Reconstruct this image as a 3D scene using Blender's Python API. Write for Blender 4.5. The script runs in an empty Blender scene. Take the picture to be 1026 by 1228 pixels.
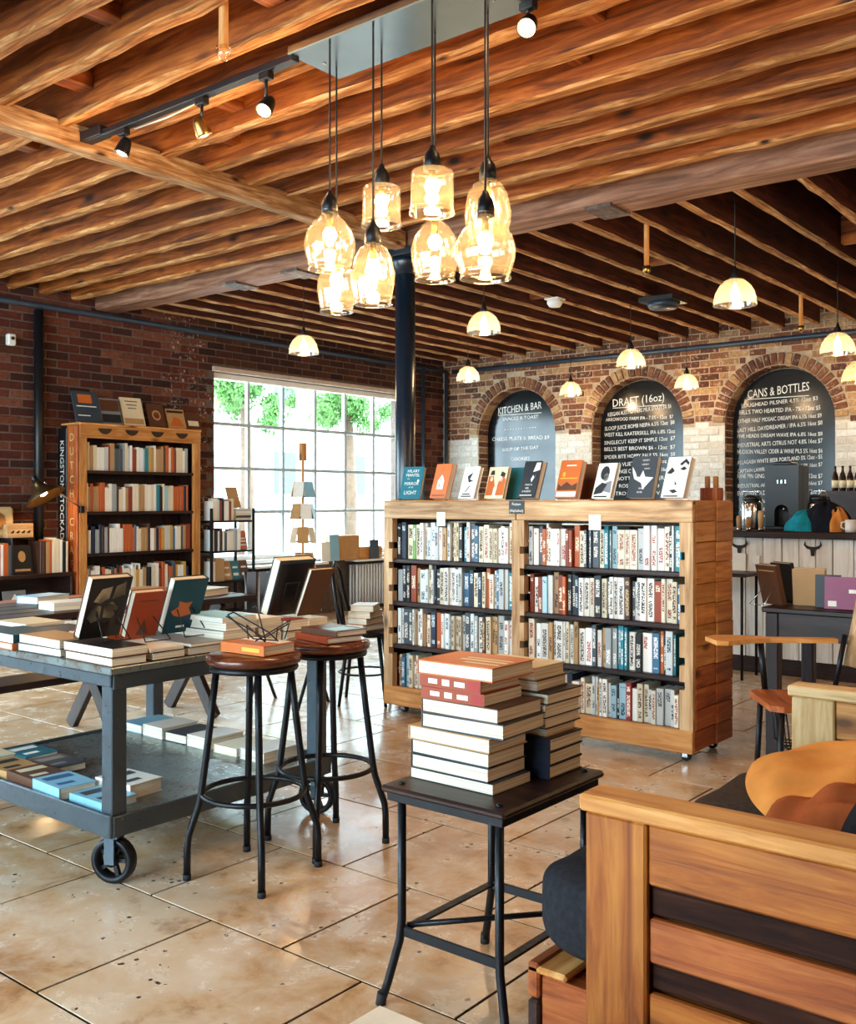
import bpy, bmesh, math, random
from mathutils import Vector, Matrix, Euler
R = random.Random(7)
SC = bpy.context.scene
COL = SC.collection
rad = math.radians

# ------------------------------------------------------------------ camera
F, CX, HZ, CH = 1202.0, 513.0, 600.0, 1.30          # focal (px), centre column, horizon row, eye height
YAW = rad(38.8)
FW = Vector((-math.sin(YAW), math.cos(YAW), 0)); RT = Vector((math.cos(YAW), math.sin(YAW), 0))
cam = bpy.data.cameras.new('camera'); cam_o = bpy.data.objects.new('camera', cam); COL.objects.link(cam_o)
cam.sensor_fit = 'HORIZONTAL'; cam.sensor_width = 36.0; cam.lens = F / 1026 * 36
cam.shift_y = -14 / 1026; cam.clip_start = 0.05
cam_o.location = (0, 0, CH); cam_o.rotation_euler = (math.pi / 2, 0, YAW)
SC.camera = cam_o

def P(x, y, z):                                      # photo pixel -> point at known height z
    d = (CH - z) * F / (y - HZ); l = (x - CX) / F * d
    v = FW * d + RT * l
    return Vector((v.x, v.y, z))
def PY(x, Y):                                        # photo column -> X on the plane Y
    u = (x - CX) / F; v = FW + RT * u
    return v.x * Y / v.y
def PX(x, X):                                        # photo column -> Y on the plane X
    u = (x - CX) / F; v = FW + RT * u
    return v.y * X / v.x
def ZH(y, X, Y):                                     # photo row -> height above floor at (X, Y)
    return CH + (HZ - y) * (FW.x * X + FW.y * Y) / F
def depth(X, Y): return FW.x * X + FW.y * Y

# ------------------------------------------------------------------ world, view, daylight
SC.view_settings.view_transform = 'Standard'; SC.view_settings.look = 'None'
SC.view_settings.gamma = 1.0; SC.view_settings.use_curve_mapping = False
SC.view_settings.exposure = 0.18
w = bpy.data.worlds.new('world'); SC.world = w; w.use_nodes = True
wn = w.node_tree; wn.nodes.clear()
wo = wn.nodes.new('ShaderNodeOutputWorld'); wb = wn.nodes.new('ShaderNodeBackground')
wb.inputs[0].default_value = (0.66, 0.88, 1.0, 1); wb.inputs[1].default_value = 17.0
wn.links.new(wb.outputs[0], wo.inputs[0])
def portal(loc, rot, sx, sy):
    l = bpy.data.lights.new('window_portal', 'AREA'); l.shape = 'RECTANGLE'; l.size = sx; l.size_y = sy
    l.cycles.is_portal = True
    o = bpy.data.objects.new('window_portal', l); COL.objects.link(o); o.location = loc; o.rotation_euler = rot
XL, YB, YF, XR, ZC = -8.18, 10.5, -2.7, 3.3, 3.40     # room: left wall, back wall, front wall, right wall, ceiling deck
WIN = [(6.66, 9.78, 0.66, 2.63), (0.0, 4.05, 0.3, 2.8)]          # left wall windows: y0 y1 z0 z1
FWIN = [(-7.2, -4.3, 0.5, 2.85), (-3.9, -1.0, 0.5, 2.85)]         # front wall windows: x0 x1 z0 z1
for y0, y1, z0, z1 in WIN:
    portal((XL - 0.32, (y0 + y1) / 2, (z0 + z1) / 2), (0, rad(-90), 0), z1 - z0, y1 - y0)
for x0, x1, z0, z1 in FWIN:
    portal(((x0 + x1) / 2, YF - 0.32, (z0 + z1) / 2), (rad(90), 0, 0), x1 - x0, z1 - z0)

# ------------------------------------------------------------------ mesh helpers
class MB:
    def __init__(s): s.v = []; s.f = []; s.m = []; s.s = []
    def add(s, vs, fs, mi=0, M=None, smooth=False):
        b = len(s.v)
        s.v += [tuple(M @ Vector(v)) if M else tuple(v) for v in vs]
        for f in fs:
            s.f.append([b + i for i in f]); s.m.append(mi); s.s.append(smooth)
        return s
    def box(s, x0, x1, y0, y1, z0, z1, mi=0, M=None, c=0.0):
        cx, cy, cz = (x0 + x1) / 2, (y0 + y1) / 2, (z0 + z1) / 2
        hx, hy, hz = abs(x1 - x0) / 2, abs(y1 - y0) / 2, abs(z1 - z0) / 2
        if c <= 0:
            vs = [(cx + a * hx, cy + b * hy, cz + d * hz) for a in (-1, 1) for b in (-1, 1) for d in (-1, 1)]
            fs = [(0, 1, 3, 2), (4, 6, 7, 5), (0, 4, 5, 1), (2, 3, 7, 6), (0, 2, 6, 4), (1, 5, 7, 3)]
            return s.add(vs, fs, mi, M)
        c = min(c, hx * .9, hy * .9, hz * .9); vs = []
        for a in (-1, 1):
            for b in (-1, 1):
                for d in (-1, 1):
                    vs += [(cx + a * hx, cy + b * (hy - c), cz + d * (hz - c)), (cx + a * (hx - c), cy + b * hy, cz + d * (hz - c)), (cx + a * (hx - c), cy + b * (hy - c), cz + d * hz)]
        I = lambda a, b, d, k: ((a * 2 + b) * 2 + d) * 3 + k
        fs = []
        for a in (0, 1):
            fs.append([I(a, 0, 0, 0), I(a, 1, 0, 0), I(a, 1, 1, 0), I(a, 0, 1, 0)][::1 if a else -1])
            fs.append([I(0, a, 0, 1), I(0, a, 1, 1), I(1, a, 1, 1), I(1, a, 0, 1)][::1 if a else -1])
            fs.append([I(0, 0, a, 2), I(1, 0, a, 2), I(1, 1, a, 2), I(0, 1, a, 2)][::1 if a else -1])
        for a in (0, 1):
            for b in (0, 1):
                fs.append([I(a, b, 0, 0), I(a, b, 1, 0), I(a, b, 1, 1), I(a, b, 0, 1)])
                fs.append([I(a, 0, b, 0), I(a, 1, b, 0), I(a, 1, b, 2), I(a, 0, b, 2)])
                fs.append([I(0, a, b, 1), I(1, a, b, 1), I(1, a, b, 2), I(0, a, b, 2)])
                for d in (0, 1): fs.append([I(a, b, d, 0), I(a, b, d, 1), I(a, b, d, 2)])
        return s.add(vs, fs, mi, M)
    def tube(s, pts, r, n=8, mi=0, M=None, closed=False):
        pts = [Vector(p) for p in pts]; k = len(pts); vs = []; fs = []
        rs = r if isinstance(r, (list, tuple)) else [r] * k
        up = None
        for i in range(k):
            if closed: t = pts[(i + 1) % k] - pts[i - 1]
            else: t = pts[min(i + 1, k - 1)] - pts[max(i - 1, 0)]
            t.normalize()
            if up is None: up = Vector((0, 0, 1)) if abs(t.z) < .9 else Vector((1, 0, 0))
            a = t.cross(up).normalized(); b = a.cross(t).normalized(); up = b
            vs += [tuple(pts[i] + (a * math.cos(q) + b * math.sin(q)) * rs[i]) for q in [2 * math.pi * j / n for j in range(n)]]
        for i in range(k if closed else k - 1):
            i2 = (i + 1) % k
            for j in range(n):
                j2 = (j + 1) % n
                fs.append([i * n + j, i * n + j2, i2 * n + j2, i2 * n + j])
        s.add(vs, fs, mi, M, True)
        if not closed:
            b = len(s.v) - k * n
            s.f.append([b + j for j in range(n)][::-1]); s.m.append(mi); s.s.append(False)
            s.f.append([b + (k - 1) * n + j for j in range(n)]); s.m.append(mi); s.s.append(False)
        return s
    def lathe(s, prof, n=24, mi=0, M=None, rib=0.0, nr=0):
        vs = []; fs = []; k = len(prof)
        for (r, z) in prof:
            for j in range(n):
                q = 2 * math.pi * j / n; rr = r * (1 + (rib * (1 if j % 2 else -1) if rib else 0))
                vs.append((rr * math.cos(q), rr * math.sin(q), z))
        for i in range(k - 1):
            for j in range(n):
                j2 = (j + 1) % n; fs.append([i * n + j, i * n + j2, (i + 1) * n + j2, (i + 1) * n + j])
        s.add(vs, fs, mi, M, True)
        b = len(s.v) - k * n
        for i in (0, k - 1):
            if prof[i][0] < 0.004 + 0.0:
                s.f.append([b + i * n + j for j in range(n)]); s.m.append(mi); s.s.append(True)
        return s
    def prism(s, poly, z0, z1, mi=0, M=None):
        n = len(poly); vs = [(x, y, z0) for x, y in poly] + [(x, y, z1) for x, y in poly]
        fs = [list(range(n))[::-1], [n + i for i in range(n)]] + [[i, (i + 1) % n, n + (i + 1) % n, n + i] for i in range(n)]
        return s.add(vs, fs, mi, M)
    def build(s, name, mats, parent=None, world=False, top=False, recalc=True, loc=None, rot=None):
        me = bpy.data.meshes.new(name)
        vs = s.v; off = Vector((0, 0, 0))
        if parent is not None and world: off = parent.location.copy()
        if top:
            xs = [v[0] for v in vs]; ys = [v[1] for v in vs]; zs = [v[2] for v in vs]
            off = Vector(((min(xs) + max(xs)) / 2, (min(ys) + max(ys)) / 2, min(zs)))
        if off.length: vs = [(v[0] - off.x, v[1] - off.y, v[2] - off.z) for v in vs]
        me.from_pydata(vs, [], s.f)
        for m in (mats if isinstance(mats, (list, tuple)) else [mats]): me.materials.append(m)
        me.polygons.foreach_set('material_index', s.m); me.polygons.foreach_set('use_smooth', s.s)
        if recalc:
            bm = bmesh.new(); bm.from_mesh(me); bmesh.ops.recalc_face_normals(bm, faces=bm.faces); bm.to_mesh(me); bm.free()
        me.update()
        o = bpy.data.objects.new(name, me); COL.objects.link(o)
        if parent is not None: o.parent = parent
        if top: o.location = off
        if loc is not None: o.location = loc
        if rot is not None: o.rotation_euler = rot
        return o

def tag(o, label=None, cat=None, group=None, kind=None):
    if label: o['label'] = label
    if cat: o['category'] = cat
    if group: o['group'] = group
    if kind: o['kind'] = kind
    return o
def thing(name, label, cat, loc=(0, 0, 0), rotz=0, group=None):
    o = bpy.data.objects.new(name, None); COL.objects.link(o); o.empty_display_size = .1
    o.location = loc; o.rotation_euler = (0, 0, rotz)
    return tag(o, label, cat, group)
def inst(src, name, parent, loc=(0, 0, 0), rot=None, scale=None):
    o = src.copy(); o.name = name; COL.objects.link(o); o.parent = parent; o.location = loc
    if rot is not None: o.rotation_euler = rot
    if scale is not None: o.scale = scale
    return o
def arc(cx, cy, r, a0, a1, n):
    return [(cx + r * math.cos(a0 + (a1 - a0) * i / n), cy + r * math.sin(a0 + (a1 - a0) * i / n)) for i in range(n + 1)]
_tc = {}
def text_geo(txt, size=1.0, res=2):
    k = (txt, res)
    if k not in _tc:
        cu = bpy.data.curves.new('t', 'FONT'); cu.body = txt; cu.resolution_u = res; cu.align_x = 'CENTER'
        o = bpy.data.objects.new('t', cu); me = bpy.data.meshes.new_from_object(o)
        _tc[k] = ([tuple(v.co) for v in me.vertices], [tuple(p.vertices) for p in me.polygons])
        bpy.data.objects.remove(o); bpy.data.curves.remove(cu); bpy.data.meshes.remove(me)
    vs, fs = _tc[k]
    return [(x * size, y * size, z) for x, y, z in vs], fs

# ------------------------------------------------------------------ materials
def C(h, g=1.0):
    r = [int(h[i:i + 2], 16) / 255 for i in (0, 2, 4)]
    r = [(c / 12.92 if c <= .04045 else ((c + .055) / 1.055) ** 2.4) * g for c in r]
    return (*r, 1)
MATS = {}
class NT:
    def __init__(s, name):
        s.m = bpy.data.materials.new(name); s.m.use_nodes = True; s.t = s.m.node_tree
        s.b = s.t.nodes['Principled BSDF']; s.out = s.t.nodes['Material Output']
        MATS[name] = s.m
    def n(s, ty, **kw):
        n = s.t.nodes.new('ShaderNode' + ty)
        for k, v in kw.items():
            if k.startswith('i_'):
                key = k[2:]; key = int(key) if key.isdigit() else key
                if hasattr(v, 'is_output'): s.t.links.new(v, n.inputs[key])
                else: n.inputs[key].default_value = v
            else: setattr(n, k, v)
        return n
    def l(s, a, b): s.t.links.new(a, b)
    def ramp(s, fac, stops, interp='LINEAR'):
        r = s.t.nodes.new('ShaderNodeValToRGB'); r.color_ramp.interpolation = interp
        e = r.color_ramp.elements
        while len(e) < len(stops): e.new(.5)
        for i, (p, c) in enumerate(stops): e[i].position = p; e[i].color = c if len(c) == 4 else (*c, 1)
        s.l(fac, r.inputs[0]); return r.outputs[0]
    def mix(s, fac, a, b, mode='MIX'):
        m = s.t.nodes.new('ShaderNodeMix'); m.data_type = 'RGBA'; m.blend_type = mode
        for v, i in ((fac, 0), (a, 6), (b, 7)):
            if hasattr(v, 'is_output'): s.l(v, m.inputs[i])
            else: m.inputs[i].default_value = v
        return m.outputs[2]
    def math(s, op, a, b=None, c=None):
        m = s.t.nodes.new('ShaderNodeMath'); m.operation = op
        for i, v in enumerate((a, b, c)):
            if v is None: continue
            if hasattr(v, 'is_output'): s.l(v, m.inputs[i])
            else: m.inputs[i].default_value = v
        return m.outputs[0]
    def coords(s, scale=(1, 1, 1), rnd=0.0, kind='Object', rotz=0):
        tc = s.n('TexCoord'); v = tc.outputs[kind]
        if rnd:
            oi = s.n('ObjectInfo'); mul = s.math('MULTIPLY', oi.outputs['Random'], rnd)
            cb = s.n('CombineXYZ', i_0=mul, i_1=mul, i_2=mul)
            ad = s.n('VectorMath', operation='ADD', i_0=v, i_1=cb.outputs[0]); v = ad.outputs[0]
        mp = s.n('Mapping', i_Scale=scale); s.l(v, mp.inputs['Vector']); return mp.outputs[0]
    def noise(s, vec, scale, detail=4, rough=.55, dist=0.0, out='Fac'):
        n = s.n('TexNoise', i_Scale=scale, i_Detail=detail, i_Roughness=rough, i_Distortion=dist); s.l(vec, n.inputs['Vector']); return n.outputs[out]
    def bump(s, h, strength=.3, dist=.01):
        b = s.n('Bump', i_Strength=strength, i_Distance=dist); s.l(h, b.inputs['Height']); s.l(b.outputs[0], s.b.inputs['Normal'])
    def base(s, c):
        if hasattr(c, 'is_output'): s.l(c, s.b.inputs['Base Color'])
        else: s.b.inputs['Base Color'].default_value = c
    def set(s, rough=.5, metal=0.0, spec=.5, **kw):
        s.b.inputs['Roughness'].default_value = rough; s.b.inputs['Metallic'].default_value = metal
        s.b.inputs['Specular IOR Level'].default_value = spec
        for k, v in kw.items(): s.b.inputs[k].default_value = v
        return s.m

def wood(name, dark, mid, light, axis='x', rough=.55, rnd=.35, sc=1.0, bump=.35, spec=.35, knots=True):
    t = NT(name); st = [11, 11, 11]; st['xyz'.index(axis)] = .9
    v = t.coords(tuple(a * sc for a in st), 40)
    g = t.noise(v, 2.2, 6, .62, .9)
    v2 = t.coords((2 * sc, 2 * sc, 2 * sc), 23); g2 = t.noise(v2, 1.6, 3, .6, .3)
    col = t.ramp(g, [(.28, dark), (.5, mid), (.72, light)])
    col = t.mix(t.ramp(g2, [(.35, (0, 0, 0)), (.7, (.75, .75, .75))]), col, t.mix(.5, col, dark))
    if knots:
        kst = [5, 5, 5]; kst['xyz'.index(axis)] = 2.2
        vo = t.n('TexVoronoi', i_Scale=.9); t.l(t.coords(tuple(a * sc for a in kst), 11), vo.inputs['Vector'])
        k = t.ramp(vo.outputs['Distance'], [(.05, (1, 1, 1)), (.16, (0, 0, 0))])
        col = t.mix(k, col, tuple(c * .45 for c in dark[:3]) + (1,))
    oi = t.n('ObjectInfo'); br = t.math('MULTIPLY_ADD', oi.outputs['Random'], rnd * 2, 1 - rnd)
    cb = t.n('CombineXYZ', i_0=br, i_1=br, i_2=br)
    col = t.mix(1.0, col, cb.outputs[0], 'MULTIPLY')
    t.base(col); t.bump(g, bump, .006)
    return t.set(rough, 0, spec)
def plain(name, col, rough=.5, metal=0.0, var=.12, sc=12, bump=0.0, spec=.5, **kw):
    t = NT(name); v = t.coords((1, 1, 1), 9); g = t.noise(v, sc, 4)
    d = tuple(c * (1 - var) for c in col[:3]) + (1,); li = tuple(min(1, c * (1 + var)) for c in col[:3]) + (1,)
    t.base(t.ramp(g, [(.3, d), (.7, li)]))
    if bump: t.bump(g, bump, .004)
    return t.set(rough, metal, spec, **kw)
def worn_metal(name, col, rust, rough=.4, metal=.7, amt=.55):
    t = NT(name); v = t.coords((1, 1, 1), 9); g = t.noise(v, 9, 6, .65); g2 = t.noise(v, 45, 3)
    t.base(t.mix(t.ramp(g, [(amt, (0, 0, 0)), (amt + .18, (1, 1, 1))]), col, rust))
    t.l(t.ramp(g2, [(.3, (rough * .7,) * 3), (.7, (min(1, rough * 1.4),) * 3)]), t.b.inputs['Roughness'])
    t.bump(g2, .12, .002); t.b.inputs['Metallic'].default_value = metal
    return t.m
def glassy(name, tint, alpha=.12, rough=.03, edge=.55, milk=0.0, glow=(1, .8, .5)):
    # thin clear glass: mostly passes light, reflects by Fresnel, a little tint at the rims
    t = NT(name); nt = t.t
    tr = t.n('BsdfTransparent', i_0=(*tint, 1)); gl = t.n('BsdfGlossy', i_0=(1, 1, 1, 1), i_1=rough)
    lw = t.n('LayerWeight', i_0=edge); f = t.ramp(lw.outputs['Facing'], [(0, (alpha,) * 3), (.75, (alpha * 1.6,) * 3), (1, (min(1, alpha * 5),) * 3)])
    ms = t.n('MixShader'); t.l(f, ms.inputs[0]); t.l(tr.outputs[0], ms.inputs[1]); t.l(gl.outputs[0], ms.inputs[2])
    if milk:
        tl = t.n('BsdfTranslucent', i_0=(*glow, 1)); m2 = t.n('MixShader', i_0=milk); t.l(ms.outputs[0], m2.inputs[1]); t.l(tl.outputs[0], m2.inputs[2]); ms = m2
    t.l(ms.outputs[0], t.out.inputs['Surface']); return t.m
def emit(name, col, strength):
    t = NT(name); t.base((0, 0, 0, 1)); t.b.inputs['Emission Color'].default_value = col
    t.b.inputs['Emission Strength'].default_value = strength; return t.m
def brickmat(name, cols, island=False, dirt=None, rough=.85):
    t = NT(name)
    r = t.n('NewGeometry').outputs['Random Per Island'] if island else t.n('ObjectInfo').outputs['Random']
    n = len(cols); c = t.ramp(r, [(i / n, k) for i, k in enumerate(cols)], 'CONSTANT')
    v = t.coords((1, 1, 1), 0 if island else 17); g = t.noise(v, 24, 6, .7); g2 = t.noise(v, 70, 3)
    c = t.mix(t.ramp(g, [(.3, (.55, .55, .55)), (.65, (0, 0, 0))]), c, tuple(x * .4 for x in cols[0][:3]) + (1,))
    if dirt: c = t.mix(t.ramp(g, [(.55, (0, 0, 0)), (.68, (.85, .85, .85))]), c, dirt)
    t.base(c); t.bump(g2, .5, .006); return t.set(rough, 0, .25)
def spine(name, col, ink, title=.5):
    # printed cloth/paper spine: a title band along the back of the book, on the face towards -Y
    t = NT(name); oi = t.n('ObjectInfo'); tc = t.n('TexCoord'); sp = t.n('SeparateXYZ', i_0=tc.outputs['Generated'])
    mul = t.math('MULTIPLY', oi.outputs['Random'], 50); cb = t.n('CombineXYZ', i_0=mul, i_1=mul, i_2=mul)
    ob = t.n('VectorMath', operation='ADD', i_0=tc.outputs['Object'], i_1=cb.outputs[0])
    mp = t.n('Mapping', i_Scale=(120, 0, 170)); t.l(ob.outputs[0], mp.inputs['Vector'])
    g = t.noise(mp.outputs[0], 1.0, 1, .5)
    mp2 = t.n('Mapping', i_Scale=(0, 0, 13)); t.l(ob.outputs[0], mp2.inputs['Vector']); g2 = t.noise(mp2.outputs[0], 1.0, 0)
    z = sp.outputs[2]; x = sp.outputs[0]; y = sp.outputs[1]
    inz = t.math('MULTIPLY', t.math('GREATER_THAN', z, .1), t.math('LESS_THAN', z, .9))
    inx = t.math('MULTIPLY', t.math('GREATER_THAN', x, .22), t.math('LESS_THAN', x, .78))
    m = t.math('MULTIPLY', t.math('MULTIPLY', inz, inx), t.math('LESS_THAN', y, .03))
    m = t.math('MULTIPLY', m, t.math('GREATER_THAN', g, .47)); m = t.math('MULTIPLY', m, t.math('GREATER_THAN', g2, title))
    br = t.math('MULTIPLY_ADD', oi.outputs['Random'], .4, .75); b3 = t.n('CombineXYZ', i_0=br, i_1=br, i_2=br)
    t.base(t.mix(m, t.mix(1.0, col, b3.outputs[0], 'MULTIPLY'), ink)); return t.set(.42, 0, .4)
def pages(name, axis):
    t = NT(name); st = [3, 3, 3]; st['xyz'.index(axis)] = 700
    g = t.noise(t.coords(tuple(st), 5), 1.0, 2)
    t.base(t.ramp(g, [(.3, C('b9a888')), (.55, C('efe6d2')), (.75, C('fbf6ea'))])); t.bump(g, .25, .001); return t.set(.8, 0, .2)
# ------------------------------------------------------------------ material set
for ax in 'xyz':
    wood('joist_' + ax, C('33150a'), C('8e4715'), C('c26f2c'), ax, .6, .25, 1.0, .6)
    wood('dark_joist_' + ax, C('200c08'), C('4c2115'), C('7a3c22'), ax, .65, .25, 1.0, .6)
    wood('stain_' + ax, C('1c0d09'), C('3a1f16'), C('56301f'), ax, .7, .12, 1.2, .25, .12, False)
    wood('blond_' + ax, C('a87f4c'), C('dcb67c'), C('efd5a6'), ax, .5, .1, 1.2, .25)
    wood('honey_' + ax, C('662f0f'), C('a3581c'), C('c27c34'), ax, .5, .14, 1.2, .25)
    wood('pine_' + ax, C('9a5a26'), C('cf8d48'), C('e4ae6c'), ax, .5, .16, 1.2, .25)
    wood('pale_pine_' + ax, C('875f38'), C('bf976a'), C('dcbd94'), ax, .55, .16, 1.2, .25)
    wood('dark_wood_' + ax, C('140a08'), C('2c1712'), C('46291f'), ax, .42, .2, 1.0, .2, .35, False)
    wood('red_pine_' + ax, C('6b2f14'), C('a85524'), C('c97a3c'), ax, .5, .22, 1.2, .3)
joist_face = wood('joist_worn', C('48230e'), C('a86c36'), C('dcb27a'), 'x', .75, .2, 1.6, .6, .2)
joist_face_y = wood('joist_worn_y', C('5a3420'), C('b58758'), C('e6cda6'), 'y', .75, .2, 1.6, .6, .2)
girder_m = wood('girder_wood', C('4a2d20'), C('8a5f48'), C('b58e74'), 'x', .6, .1, .8, .4, .3, False)
deck_m = plain('deck_boards', C('2e170d'), .8, 0, .3, 3)
mortar_l = plain('mortar_brown', C('665a52'), .95, 0, .25, 20, .4, .1)
mortar_b = plain('mortar_pale', C('b3a089'), .95, 0, .2, 20, .4, .1)
LC = [C('55291f'), C('653225'), C('48261f'), C('70402f'), C('3d2421'), C('7c4a38'), C('5e2c20')]
brick_l = brickmat('brick_red', LC); brick_ls = brickmat('brick_red_mass', LC, True)
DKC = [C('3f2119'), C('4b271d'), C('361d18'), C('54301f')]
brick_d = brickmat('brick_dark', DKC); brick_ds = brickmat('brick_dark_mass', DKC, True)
brick_chip = brickmat('brick_chipped', LC, False, C('cfc4b6'))
BC = [C('7a4a34'), C('8f5f43'), C('6a4436'), C('a8805c'), C('b89468'), C('82543c'), C('5c3a30')]
brick_b = brickmat('brick_brown', BC, False, C('c9b596')); brick_bs = brickmat('brick_brown_mass', BC, True, C('c9b596'))
WC = [C('e9e4da'), C('dcd6ca'), C('f1ece3'), C('d8cfc0')]
brick_w = brickmat('brick_white', WC); brick_ws = brickmat('brick_white_mass', WC, True)
mortar_w = plain('mortar_white', C('d2cabc'), .9, 0, .12, 20, .3, .2)
plaster = plain('plaster', C('b9a690'), .9, 0, .1, 3)
white_paint = plain('white_paint', C('e8e6e0'), .5, 0, .05, 6)
frame_m = plain('window_paint', C('b4c4cb'), .5, 0, .06, 8)
black_metal = worn_metal('black_metal', C('15171c'), C('3a2f2a'), .38, .5, .66)
steel = worn_metal('cart_steel', C('505d67'), C('6b4a38'), .38, .75, .6)
sheet = worn_metal('cart_sheet', C('7f8b8c'), C('5c3d2b'), .33, .6, .52)
chrome = plain('chrome', C('cfd3d6'), .18, 1.0, .05)
brass = plain('brass', C('a8854c'), .3, 1.0, .1)
canopy_m = plain('canopy_steel', C('a9b8bd'), .22, 1.0, .06)
col_paint = plain('column_paint', C('10202e'), .28, 0, .15, 4, .05, .6)
conduit = plain('conduit', C('3b4654'), .4, .5, .1)
black_p = plain('black_plastic', C('121419'), .4, 0, .1)
cord_m = plain('cord_black', C('0c0c0e'), .7)
rubber = plain('rubber', C('17181b'), .75)
seat_wood = wood('stool_seat_wood', C('2c120a'), C('5e2c18'), C('88492a'), 'x', .22, .1, 1.0, .15, .6, False)
fabric_d = plain('fabric_charcoal', C('27272b'), .95, 0, .25, 60, .5, .1)
fabric_g = plain('fabric_grey', C('433b37'), .95, 0, .25, 60, .5, .1)
fabric_o = plain('fabric_orange', C('dd9248'), .9, 0, .18, 7, .3, .15)
fabric_r = plain('fabric_rust', C('a5552c'), .9, 0, .3, 9, .3, .15)
teal_cloth = plain('cloth_teal', C('1d8a9c'), .9, 0, .25, 25, .5, .1)
navy_cloth = plain('cloth_black', C('1b1d26'), .9, 0, .25, 25, .4, .1)
chalkboard = plain('chalkboard_slate', C('10161a'), .16, 0, .3, 2.5, 0, .5)
chalk = plain('chalk', C('f0efe8'), .9, 0, .05)
paper = plain('paper_white', C('f2efe6'), .8, 0, .04)
ink = plain('ink_black', C('17171a'), .7, 0, .05)
cardboard = plain('cardboard', C('b98a55'), .8, 0, .1)
crate_tan = plain('speaker_tan', C('d4b47f'), .7, 0, .08)
bottle_m = plain('bottle_brown', C('2a140c'), .1, 0, .1)
radiator_m = plain('radiator_paint', C('d9dcdc'), .4, 0, .05)
page_z, page_x = pages('page_edges_flat', 'z'), pages('page_edges_upright', 'x')
pane_m = glassy('window_glass', (1, 1, 1), .03, .01, .3)
amber = glassy('amber_glass', (1.0, .93, .80), .10, .03, .5, .045, (1, .88, .64))
clear = glassy('clear_glass', (1.0, .95, .84), .14, .06, .5)
ribbed = glassy('ribbed_glass', (1.0, .93, .8), .16, .08, .5, .16, (1, .86, .6))
bulb_m = emit('bulb_glow', (1.0, .74, .42, 1), 30)
bulb2_m = emit('bulb_glow_soft', (1.0, .78, .46, 1), 10)
leaf_m = plain('leaf_green', C('4c7a35'), .6, 0, .35, 3)
bark = plain('bark', C('5a4636'), .9, 0, .2)
street_m = plain('street', C('a8a39a'), .9, 0, .08, 1)
facade = plain('facade_white', C('d9d9d4'), .8, 0, .05, 1)
win_blue = plain('far_window', C('2c3f4a'), .2, 0, .1)

def light(name, loc, energy, col=(1, .66, .34), r=.03, parent=None):
    l = bpy.data.lights.new(name, 'POINT'); l.energy = energy; l.color = col; l.shadow_soft_size = r
    o = bpy.data.objects.new(name, l); COL.objects.link(o); o.location = loc
    if parent: o.parent = parent
    return o

# ------------------------------------------------------------------ floor
fl = MB().box(XL, XR, YF, YB, -.12, -.003).build('floor', plain('grout', C('1c130e'), .95, 0, .2, 12, 0, .1), None, top=True)
tag(fl, 'concrete tile floor in large staggered slabs', 'floor', kind='structure')
def floor_mat():
    t = NT('stained_concrete')
    tc = t.n('NewGeometry'); v = tc.outputs['Position']
    oi = t.n('ObjectInfo')
    n1 = t.noise(v, .9, 5, .6, .4); n2 = t.noise(v, 5, 6, .7, .3); n3 = t.noise(v, 30, 4, .6)
    c = t.ramp(n1, [(.3, C('a06c3a')), (.5, C('c8a074')), (.7, C('e0cbb0'))])
    c = t.mix(t.ramp(n2, [(.42, (0, 0, 0)), (.72, (.8, .8, .8))]), c, C('e0d3c0'))
    c = t.mix(t.ramp(n2, [(.28, (.7, .7, .7)), (.42, (0, 0, 0))]), c, C('7c4a22'))
    vo = t.n('TexVoronoi', i_Scale=26.0, i_Randomness=1.0); t.l(v, vo.inputs['Vector'])
    mk = t.math('MULTIPLY', t.math('LESS_THAN', vo.outputs['Distance'], .2), t.math('GREATER_THAN', n2, .56))
    c = t.mix(mk, c, C('3a2214'))
    br = t.math('MULTIPLY_ADD', oi.outputs['Random'], .22, .89); cb = t.n('CombineXYZ', i_0=br, i_1=br, i_2=br)
    t.base(t.mix(1.0, c, cb.outputs[0], 'MULTIPLY'))
    t.l(t.ramp(n2, [(.3, (.13,) * 3), (.7, (.34,) * 3)]), t.b.inputs['Roughness'])
    b = t.n('Bump', i_Strength=.12, i_Distance=.004); t.l(n2, b.inputs['Height'])
    t.l(b.outputs[0], t.b.inputs['Normal'])
    return t.set(.22, 0, 1.0)
floor_m = floor_mat()
TW, TH = .63, .585
tile0 = MB().box(-TW / 2 + .0045, TW / 2 - .0045, -TH / 2 + .0045, TH / 2 - .0045, -.012, .0, 0, None, .0008)
proto = None; tiles = []
for j in range(-7, 15):
    y = 2.0 + TH * (j + .5)
    if y < YF or y > YB + .2: continue
    off = 0 if j % 2 == 1 else .315
    for i in range(-14, 10):
        x = -2.467 + off + TW * (i + .5)
        if x < XL - .2 or x > XR + .2: continue
        d = depth(x, y); l = RT.x * x + RT.y * y
        u = CX + l / max(d, .1) * F; seen = d > .8 and -150 < u < 1180
        tiles.append((seen, d, x, y))
tiles.sort(key=lambda q: (not q[0], q[1])); mass = MB()
for k, (sn, d, x, y) in enumerate(tiles):
    if k < 290:
        if proto is None: proto = tile0.build('tile', floor_m, fl, loc=Vector((x, y, 0)) - fl.location)
        else: inst(proto, 'tile', fl, Vector((x, y, 0)) - fl.location)
    else: mass.add(tile0.v, tile0.f, 0, Matrix.Translation((x, y, 0)))
if mass.v: tag(mass.build('tiles', floor_m, fl, world=True, recalc=False), kind='stuff')

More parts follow.
